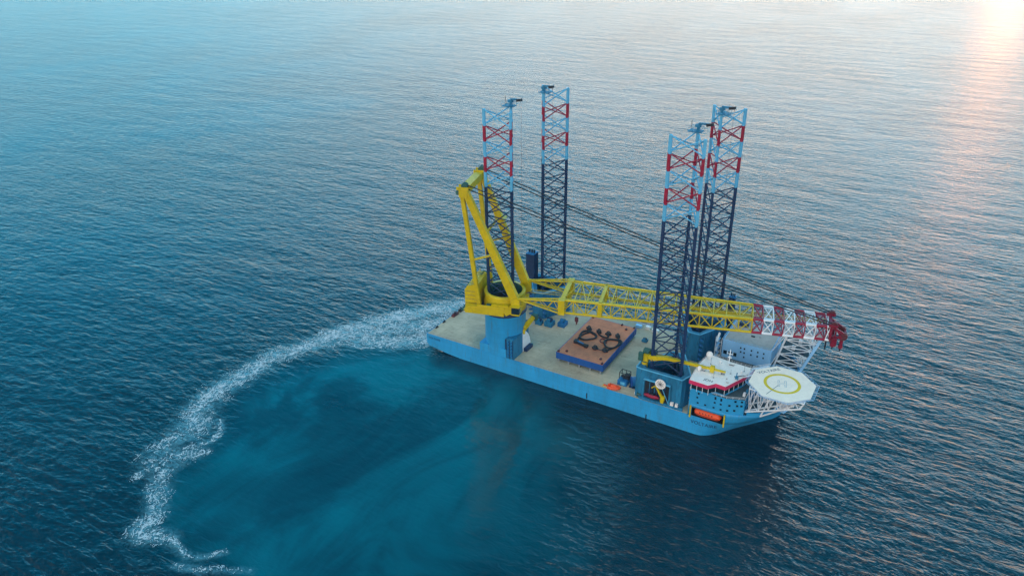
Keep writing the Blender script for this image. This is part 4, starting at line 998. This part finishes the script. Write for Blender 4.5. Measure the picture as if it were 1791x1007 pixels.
# foam ribbons of the ship's turning wake: centre line, half width, density at both ends
RIB = [
 ([(1, 26), (-7.4, 18.2), (-16.1, 8.1), (-24.9, -2.8), (-32.9, -14.4), (-40.3, -28.3), (-46.5, -38.6), (-49.5, -51.8)], 7.0, 8.0, 1.05, .85),
 ([(-46.5, -38.6), (-49.5, -51.8), (-54.6, -62.2), (-59.6, -72.3), (-59.8, -82.9), (-58.3, -95.7)], 7.0, 6.5, .9, .85),
 ([(-59.8, -82.9), (-59.3, -93.7), (-60.2, -102.7), (-58.2, -113.8), (-52.8, -122.7), (-46, -131)], 6.0, 8.0, .92, .74),
 ([(2, -18), (-2.4, -21.1), (-10.2, -28.0), (-19.3, -34.6), (-27.7, -37.6), (-37.0, -39.9), (-44.9, -43.0)], 6.0, 6.5, 1.05, .85),
 ([(2, 4), (-4.9, -2.6), (-14.2, -14.0), (-23.6, -20.4), (-31.5, -28.9), (-42.6, -38.7), (-47, -48)], 7.5, 8.5, 1.0, .75),
 ([(-37.0, -40.9), (-43.9, -43.6), (-43, -46.5), (-38.9, -47.0), (-30.3, -46.4), (-22, -42)], 1.6, 1.4, .8, .6),
 ([(-48.3, -129.2), (-47.0, -137.3), (-46, -143), (-44, -150)], 6.5, 7.5, .68, .5),
 ([(-41.2, -120.0), (-38.6, -122.6), (-35.8, -125.1), (-33.2, -129.0), (-33.1, -132.2), (-35.8, -135.2)], .9, 1.0, 1.2, 1.1),
 ([(-32.4, -139.3), (-34.4, -144.5), (-33.9, -150.1), (-32.1, -156.6), (-26.2, -162.3), (-18.9, -168.4), (-15.7, -173.1)], 4.8, 4.0, .6, .72),
 ([(-15.7, -173.1), (-14.7, -178.4), (-11.0, -179.4), (-7.5, -176.3), (-1.6, -175.0)], 4.4, 3.0, .9, .75),
 ([(-1.6, -175.0), (3.1, -176.4), (7.1, -177.2), (10.8, -176.7), (15.8, -173.8), (19, -169.5)], 1.5, 1.3, .85, .62),
 ([(-35.4, -141.0), (-38.8, -149.0), (-40.2, -159.0)], 5.0, 4.0, .66, .5),
 ([(10, -182), (16, -180), (24, -176), (33, -171)], 2.0, 1.5, .5, .45),
]
def ribbon_field(px, py, k=None):
    """density, along, across for the strongest ribbon at each point"""
    best = np.zeros_like(px); bs = np.zeros_like(px); bd = np.zeros_like(px); s0 = 0
    for pts, w0, w1, d0, d1 in RIB:
        pl = np.array(cr(pts, 6)); seg = np.hypot(*np.diff(pl, axis=0).T); cum = np.r_[0, np.cumsum(seg)]; tot = cum[-1]
        dmin = np.full_like(px, 1e9); along = np.zeros_like(px); side = np.zeros_like(px)
        for i in range(len(pl) - 1):
            a, b_ = pl[i], pl[i + 1]; d = b_ - a; L2 = d @ d
            t = np.clip(((px - a[0]) * d[0] + (py - a[1]) * d[1]) / L2, 0, 1)
            ex, ey = px - a[0] - t * d[0], py - a[1] - t * d[1]; dist = np.hypot(ex, ey)
            mk = dist < dmin; dmin = np.where(mk, dist, dmin); along = np.where(mk, cum[i] + t * seg[i], along)
            side = np.where(mk, np.sign(ex * d[1] - ey * d[0]) * dist, side)
        f = along / tot; w = w0 + (w1 - w0) * f; den = (d0 + (d1 - d0) * f) * np.exp(-(dmin / w) ** 2)
        mk = den > best; best = np.where(mk, den, best); bs = np.where(mk, along + s0, bs); bd = np.where(mk, side, bd); s0 += 100
    return best, bs, bd

def poly_mask(px, py, poly):
    ins = np.zeros(px.shape, bool); n = len(poly)
    for i in range(n):
        x0, y0 = poly[i]; x1, y1 = poly[(i + 1) % n]
        c = ((y0 > py) != (y1 > py)) & (px < (x1 - x0) * (py - y0) / (y1 - y0 + 1e-12) + x0); ins ^= c
    return ins
def soft_poly(px, py, poly, w):
    ins = poly_mask(px, py, poly); dm = np.full(px.shape, 1e9); n = len(poly)
    for i in range(n):
        a, b_ = np.array(poly[i], float), np.array(poly[(i + 1) % n], float); d = b_ - a
        t = np.clip(((px - a[0]) * d[0] + (py - a[1]) * d[1]) / (d @ d), 0, 1)
        dm = np.minimum(dm, np.hypot(px - a[0] - t * d[0], py - a[1] - t * d[1]))
    sd = np.where(ins, dm, -dm); t = np.clip(sd / w * .5 + .5, 0, 1); return t * t * (3 - 2 * t)
SLICK = [(5.8, -30), (-2.8, -28.6), (-15.5, -37.1), (-28, -50), (-36, -63), (-44, -80), (-46.5, -100), (-41, -115), (-32, -127), (-26.5, -137), (-23.2, -148.4), (-21.0, -160), (-9, -171), (6.3, -174.0), (24, -172), (38, -180), (70, -190), (120, -170), (128, -140), (122, -110), (104, -80), (98.0, -58), (69.5, -42), (38.4, -34)]
DARK = [(-17, -84), (-8, -98), (-12.5, -107), (0, -112.9), (4.3, -125), (11, -133), (27.2, -131.9), (46, -129), (60, -118), (66, -100), (54, -90), (40, -84), (20, -74), (-2, -76)]

def axis(lo, hi, st, far, grow=1.22):
    a = list(np.arange(lo, hi + 1e-6, st)); d = st; x = hi
    while x < far: d *= grow; x += d; a.append(x)
    d = st; x = lo; pre = []
    while x > -far: d *= grow; x -= d; pre.append(x)
    return np.array(pre[::-1] + a)
ax_, ay_ = axis(-90, 130, 2.0, 12000), axis(-200, 40, 2.0, 12000)
gx, gy = np.meshgrid(ax_, ay_); nx_, ny_ = len(ax_), len(ay_)
verts = np.c_[gx.ravel(), gy.ravel(), np.zeros(gx.size)]
idx = np.arange(nx_ * ny_).reshape(ny_, nx_)
quads = np.stack([idx[:-1, :-1], idx[:-1, 1:], idx[1:, 1:], idx[1:, :-1]], -1).reshape(-1, 4)
me = bpy.data.meshes.new('water'); me.from_pydata(verts.tolist(), [], quads.tolist()); me.update()
px, py = verts[:, 0], verts[:, 1]
near = (np.abs(px - 20) < 150) & (np.abs(py + 80) < 160)
att = {k: np.zeros(len(px)) for k in ('slick', 'cloud', 'foam', 'calm')}
wx = px[near] + 9 * fbm(px[near] / 22, py[near] / 22, 3, 5); wy = py[near] + 9 * fbm(px[near] / 22, py[near] / 22, 3, 9)
sp_ = soft_poly(wx, wy, SLICK, 14)
att['calm'][near] = sp_ * (1 - .7 * np.clip((px[near] - 80) / 40, 0, 1))
att['slick'][near] = sp_ * (1 - .72 * np.clip((px[near] - 50) / 60, 0, 1))
att['cloud'][near] = soft_poly(wx, wy, DARK, 8) * np.clip(1.1 - (px[near]) / 75, 0, 1)
att['foam'][near] = np.clip(ribbon_field(px[near], py[near])[0], 0, 1)
for k, v in att.items():
    a = me.attributes.new(k, 'FLOAT', 'POINT'); a.data.foreach_set('value', v.astype(np.float32))
me.polygons.foreach_set('use_smooth', [True] * len(me.polygons))
wo = bpy.data.objects.new('water', me); C.objects.link(wo); tag(wo, kind='structure')

def water_material():
    m, nt, b = new_mat('sea_water'); N, L = nt.nodes, nt.links
    tc = N.new('ShaderNodeTexCoord')
    def attr(nm): a = N.new('ShaderNodeAttribute'); a.attribute_name = nm; return a.outputs['Fac']
    sl, cl, fo, ca = attr('slick'), attr('cloud'), attr('foam'), attr('calm')
    def noise(rot, sx, sy, scale, det, rough, dist=0.0, w=None):
        mp = N.new('ShaderNodeMapping'); mp.vector_type = 'TEXTURE' if 0 else 'POINT'
        mp.inputs['Rotation'].default_value = (0, 0, math.radians(rot)); mp.inputs['Scale'].default_value = (sx, sy, 1)
        L.new(tc.outputs['Object'], mp.inputs['Vector'])
        n = N.new('ShaderNodeTexNoise'); n.inputs['Scale'].default_value = scale; n.inputs['Detail'].default_value = det
        n.inputs['Roughness'].default_value = rough; n.inputs['Distortion'].default_value = dist
        L.new(mp.outputs['Vector'], n.inputs['Vector']); return n.outputs['Fac']
    def math_(op, a, b_=None, c=None):
        k = N.new('ShaderNodeMath'); k.operation = op
        for i, q in enumerate((a, b_, c)):
            if q is None: continue
            if isinstance(q, (int, float)): k.inputs[i].default_value = q
            else: L.new(q, k.inputs[i])
        return k.outputs[0]
    # swell, wind waves from two directions, chop
    h1 = noise(-14, .35, 1, .05, 2, .5)
    h2 = noise(-8, .40, 1, .30, 3, .55, .5)
    h3 = noise(-68, .45, 1, .46, 3, .55, .4)
    h4 = noise(-30, .6, 1, 1.3, 4, .6)
    h = math_('ADD', math_('MULTIPLY', h1, 2.4), math_('MULTIPLY', h2, 1.25))
    sx = N.new('ShaderNodeSeparateXYZ'); L.new(tc.outputs['Object'], sx.inputs[0])
    wr = N.new('ShaderNodeMapRange'); wr.inputs['From Min'].default_value = -260; wr.inputs['From Max'].default_value = 160; wr.inputs['To Min'].default_value = 1.25; wr.inputs['To Max'].default_value = .45
    L.new(sx.outputs['X'], wr.inputs['Value'])
    h5 = noise(-74, .38, 1, .26, 3, .55, .4)
    h = math_('ADD', h, math_('MULTIPLY', math_('MULTIPLY', h5, .9), wr.outputs['Result']))
    h = math_('ADD', h, math_('MULTIPLY', h3, .6)); h = math_('ADD', h, math_('MULTIPLY', h4, .15))
    gust = noise(0, 1, .6, .0065, 3, .55, .5)
    gr = N.new('ShaderNodeMapRange'); gr.inputs['From Min'].default_value = .36; gr.inputs['From Max'].default_value = .64; gr.inputs['To Min'].default_value = .74; gr.inputs['To Max'].default_value = 1.08
    L.new(gust, gr.inputs['Value'])
    amp = math_('MULTIPLY', gr.outputs['Result'], math_('SUBTRACT', 1.0, math_('MULTIPLY', ca, .80)))
    bp = N.new('ShaderNodeBump'); bp.inputs['Distance'].default_value = WATER_BUMP
    L.new(amp, bp.inputs['Strength']); L.new(h, bp.inputs['Height'])
    L.new(bp.outputs['Normal'], b.inputs['Normal'])
    # colour of the water body: deep sea, churned pale wake, darker cloud inside it
    big = noise(0, 1, 1, .012, 5, .6, .6); fine = noise(20, 1, .5, .06, 6, .62, 1.2)
    def mix(f, a, b_):
        k = N.new('ShaderNodeMix'); k.data_type = 'RGBA'
        for nm, q in (('Factor', f), ('A', a), ('B', b_)):
            if isinstance(q, (int, float)): k.inputs[nm].default_value = q
            elif isinstance(q, tuple): k.inputs[nm].default_value = q
            else: L.new(q, k.inputs[nm])
        return k.outputs['Result']
    swirl = noise(15, 1, .6, .026, 5, .55, 1.3)
    sr = N.new('ShaderNodeMapRange'); sr.interpolation_type = 'SMOOTHSTEP'; sr.inputs['From Min'].default_value = .36; sr.inputs['From Max'].default_value = .66; L.new(swirl, sr.inputs['Value'])
    deep = mix(big, (0.000, 0.011, 0.024, 1), (0.000, 0.018, 0.032, 1))
    wake = mix(sr.outputs['Result'], (0.000, 0.042, 0.068, 1), (0.000, 0.118, 0.165, 1))
    body = mix(sl, deep, wake)
    body = mix(math_('MULTIPLY', cl, .55), body, (0.0, 0.010, 0.024, 1))
    lacy = noise(0, 1, 1, .42, 8, .68, 1.4)
    lr = N.new('ShaderNodeMapRange'); lr.inputs['From Min'].default_value = .40; lr.inputs['From Max'].default_value = .66; L.new(lacy, lr.inputs['Value'])
    rg = N.new('ShaderNodeMapRange'); rg.inputs['From Min'].default_value = .05; rg.inputs['From Max'].default_value = .9; rg.inputs['To Max'].default_value = 1.0
    L.new(math_('MULTIPLY', fo, math_('ADD', lr.outputs['Result'], .25)), rg.inputs['Value'])
    body = mix(rg.outputs['Result'], body, (0.15, 0.36, 0.43, 1))
    L.new(body, b.inputs['Base Color'])
    L.new(math_('SUBTRACT', .13, math_('MULTIPLY', ca, .09)), b.inputs['Roughness'])
    b.inputs['IOR'].default_value = 1.46
    return m
WATER_BUMP = 0.75
me.materials.append(water_material())

# foam itself: real little flakes on the surface wherever the churned field is strong
m, nt, b = new_mat('foam'); b.inputs['Base Color'].default_value = (.54, .62, .67, 1); b.inputs['Roughness'].default_value = .9; b.inputs['Specular IOR Level'].default_value = .1
M['foam'] = m
st = .25
fx, fy = np.meshgrid(np.arange(-75, 45, st), np.arange(-186, 32, st)); fx, fy = fx.ravel(), fy.ravel()
# only cells near a ribbon
rough_pts = np.concatenate([np.array(cr(r[0], 6)) for r in RIB])
keep = np.zeros(len(fx), bool)
for k in range(0, len(rough_pts), 2): keep |= (np.abs(fx - rough_pts[k][0]) < 17) & (np.abs(fy - rough_pts[k][1]) < 17)
fx, fy = fx[keep], fy[keep]
warp = 3.0
wx = fx + warp * fbm(fx / 7, fy / 7, 3, 31); wy = fy + warp * fbm(fx / 7, fy / 7, 3, 57)
den, s, d = ribbon_field(wx, wy)
qx = fx + 1.6 * fbm(fx / 3.1, fy / 3.1, 2, 91); qy = fy + 1.6 * fbm(fx / 3.1 + 9, fy / 3.1, 2, 93)
lace = np.abs(fbm(qx / 4.6, qy / 4.6, 3, 3, gain=.42)); lace2 = np.abs(fbm(qx / 1.9 + 40, qy / 1.9, 2, 77)); patch = fbm(fx / 8, fy / 8, 3, 8); flow = np.abs(fbm(s / 10.0, d / 1.3, 2, 21))
g_ = np.clip(1.05 * den + .95 * patch - .22, 0, 1.2) ** 1.4
on = ((lace < .085 * g_) | (lace2 < .10 * np.clip(g_ - .15, 0, 1)) | (flow < .07 * g_)) & (den > .10) & (g_ > .04) & ~((fx > -.3) & (np.abs(fy) < 30.3))
fx, fy = fx[on], fy[on]
print('foam flakes', len(fx))
k = len(fx); h_ = st * .52
jx, jy = rng.uniform(-.04, .04, (4, k)), rng.uniform(-.04, .04, (4, k))
q = np.stack([np.stack([fx + sx * h_ + jx[i], fy + sy * h_ + jy[i], .06 + rng.uniform(0, .05, k)], -1) for i, (sx, sy) in enumerate(((-1, -1), (1, -1), (1, 1), (-1, 1)))], 1).reshape(-1, 3)
me = bpy.data.meshes.new('wake_foam'); me.from_pydata(q.tolist(), [], np.arange(4 * k).reshape(-1, 4).tolist()); me.update(); me.materials.append(M['foam'])
fo = bpy.data.objects.new('wake_foam', me); C.objects.link(fo)
tag(fo, 'curved ribbon of white foam trailing from the stern in a wide arc', 'foam', kind='stuff')

# ------------------------------------------------------------------ sea haze
HAZE_D, HAZE_C = 0.000045, (0.62, 0.88, 1.0, 1)
mb = MB(); M['haze'] = bpy.data.materials.new('haze'); M['haze'].use_nodes = True
nt = M['haze'].node_tree; nt.nodes.clear()
pv = nt.nodes.new('ShaderNodeVolumePrincipled'); ou = nt.nodes.new('ShaderNodeOutputMaterial')
pv.inputs['Color'].default_value = HAZE_C; pv.inputs['Density'].default_value = HAZE_D; pv.inputs['Anisotropy'].default_value = 0.2
nt.links.new(pv.outputs['Volume'], ou.inputs['Volume'])
ex_ = float(max(ax_.max(), ay_.max())) + 400
mb.box(-ex_, ex_, -ex_, ex_, -6.5, 215, 'haze')
hz = obj('haze', mb); tag(hz, kind='stuff')

# ------------------------------------------------------------------ light, sky, camera
SKY_SUN = [(0.0, (1.02, .77, 1.16)), (.13, (1.50, 1.02, .96)), (.35, (.82, 1.36, 1.22)), (.60, (.12, .98, .90)), (.94, (.05, .90, .80)), (1.0, (34.0, 13.5, 6.2))]  # last stop of each ramp: warm zenith cap added to light the decks
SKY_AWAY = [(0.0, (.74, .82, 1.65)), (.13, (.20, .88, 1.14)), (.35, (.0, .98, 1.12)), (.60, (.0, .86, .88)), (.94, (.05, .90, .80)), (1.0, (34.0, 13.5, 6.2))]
SKY_BACK = [(0.0, (1.5, 1.05, 1.35)), (.13, (2.5, 1.3, 1.05)), (.38, (3.0, 1.6, 1.05)), (.58, (2.4, 1.6, 1.05)), (.72, (.30, 1.1, .9)), (.94, (.05, .9, .7)), (1.0, (34.0, 13.5, 6.2))]  # bright warm sky behind the camera, added to light the ship's near side
SUN_EL, SUN_AZ = math.radians(4.5), math.radians(0.4)        # azimuth measured from +Y towards +X
sd = V((math.sin(SUN_AZ) * math.cos(SUN_EL), math.cos(SUN_AZ) * math.cos(SUN_EL), math.sin(SUN_EL)))
w = bpy.data.worlds.new('World'); bpy.context.scene.world = w; w.use_nodes = True
nt = w.node_tree; bg = nt.nodes['Background']
sky = nt.nodes.new('ShaderNodeTexSky'); sky.sky_type = 'NISHITA'; sky.sun_disc = False
sky.sun_elevation = SUN_EL; sky.sun_rotation = SUN_AZ; sky.altitude = 0
sky.air_density = 1.0; sky.dust_density = 0.0; sky.ozone_density = 2.5
# made-up tint over the clear sky: blue away from the sun, peach under it
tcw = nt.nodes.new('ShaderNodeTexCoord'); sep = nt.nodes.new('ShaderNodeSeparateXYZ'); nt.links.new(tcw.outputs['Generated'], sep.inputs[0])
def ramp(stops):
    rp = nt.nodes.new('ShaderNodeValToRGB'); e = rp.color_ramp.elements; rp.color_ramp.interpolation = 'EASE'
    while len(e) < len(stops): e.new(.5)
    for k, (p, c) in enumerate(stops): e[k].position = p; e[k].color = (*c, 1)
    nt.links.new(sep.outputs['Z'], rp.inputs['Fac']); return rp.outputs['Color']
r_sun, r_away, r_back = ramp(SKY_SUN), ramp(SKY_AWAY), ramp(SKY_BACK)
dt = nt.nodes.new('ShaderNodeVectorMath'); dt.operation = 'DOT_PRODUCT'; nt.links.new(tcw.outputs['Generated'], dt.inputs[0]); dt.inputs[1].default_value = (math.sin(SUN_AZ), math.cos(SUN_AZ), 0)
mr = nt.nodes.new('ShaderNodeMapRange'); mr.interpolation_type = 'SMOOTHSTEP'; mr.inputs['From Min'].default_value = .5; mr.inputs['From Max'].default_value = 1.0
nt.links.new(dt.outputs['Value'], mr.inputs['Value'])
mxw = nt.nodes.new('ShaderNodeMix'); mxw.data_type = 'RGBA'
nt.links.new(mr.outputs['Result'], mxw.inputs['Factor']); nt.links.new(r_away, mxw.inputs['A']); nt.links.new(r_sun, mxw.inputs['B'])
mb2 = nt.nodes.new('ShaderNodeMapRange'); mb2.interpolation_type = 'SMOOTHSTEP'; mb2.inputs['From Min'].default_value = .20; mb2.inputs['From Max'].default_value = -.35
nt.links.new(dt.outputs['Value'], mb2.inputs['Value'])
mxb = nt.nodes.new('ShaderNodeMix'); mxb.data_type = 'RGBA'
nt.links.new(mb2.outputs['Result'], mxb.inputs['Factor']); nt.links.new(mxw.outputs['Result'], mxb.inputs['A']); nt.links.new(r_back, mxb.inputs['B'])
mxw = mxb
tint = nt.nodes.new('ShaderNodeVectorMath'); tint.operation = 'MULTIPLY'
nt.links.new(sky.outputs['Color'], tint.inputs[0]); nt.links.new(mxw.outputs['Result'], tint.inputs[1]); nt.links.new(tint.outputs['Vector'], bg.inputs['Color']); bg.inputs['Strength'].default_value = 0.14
su = bpy.data.lights.new('sun', 'SUN'); su.energy = 0.006; su.angle = math.radians(1.5); su.color = (1.0, .34, .11)
so = bpy.data.objects.new('sun', su); C.objects.link(so); so.location = sd * 400; so.rotation_euler = (-sd).to_track_quat('-Z', 'Y').to_euler()

cam = bpy.data.cameras.new('camera'); cam.sensor_width = 36; cam.lens = 27.098; cam.clip_start = 1; cam.clip_end = 90000
co = bpy.data.objects.new('camera', cam); C.objects.link(co)
r = V((0.8582650782116733, 0.5130785902836029, -0.01146366934715752)); u = V((-0.22380320926024458, 0.3942870948837422, 0.8913191405624328)); f = V((-0.4618367450161641, 0.7624224858965858, -0.453231479436441))
mw = Matrix((r, u, -f)).transposed().to_4x4(); mw.translation = V((201.30280083501947, -282.6364723242005, 194.96816844725632))
co.matrix_world = mw
sc = bpy.context.scene; sc.camera = co
sc.view_settings.view_transform = 'Standard'; sc.view_settings.look = 'None'; sc.view_settings.gamma = 1; sc.view_settings.exposure = 2.4
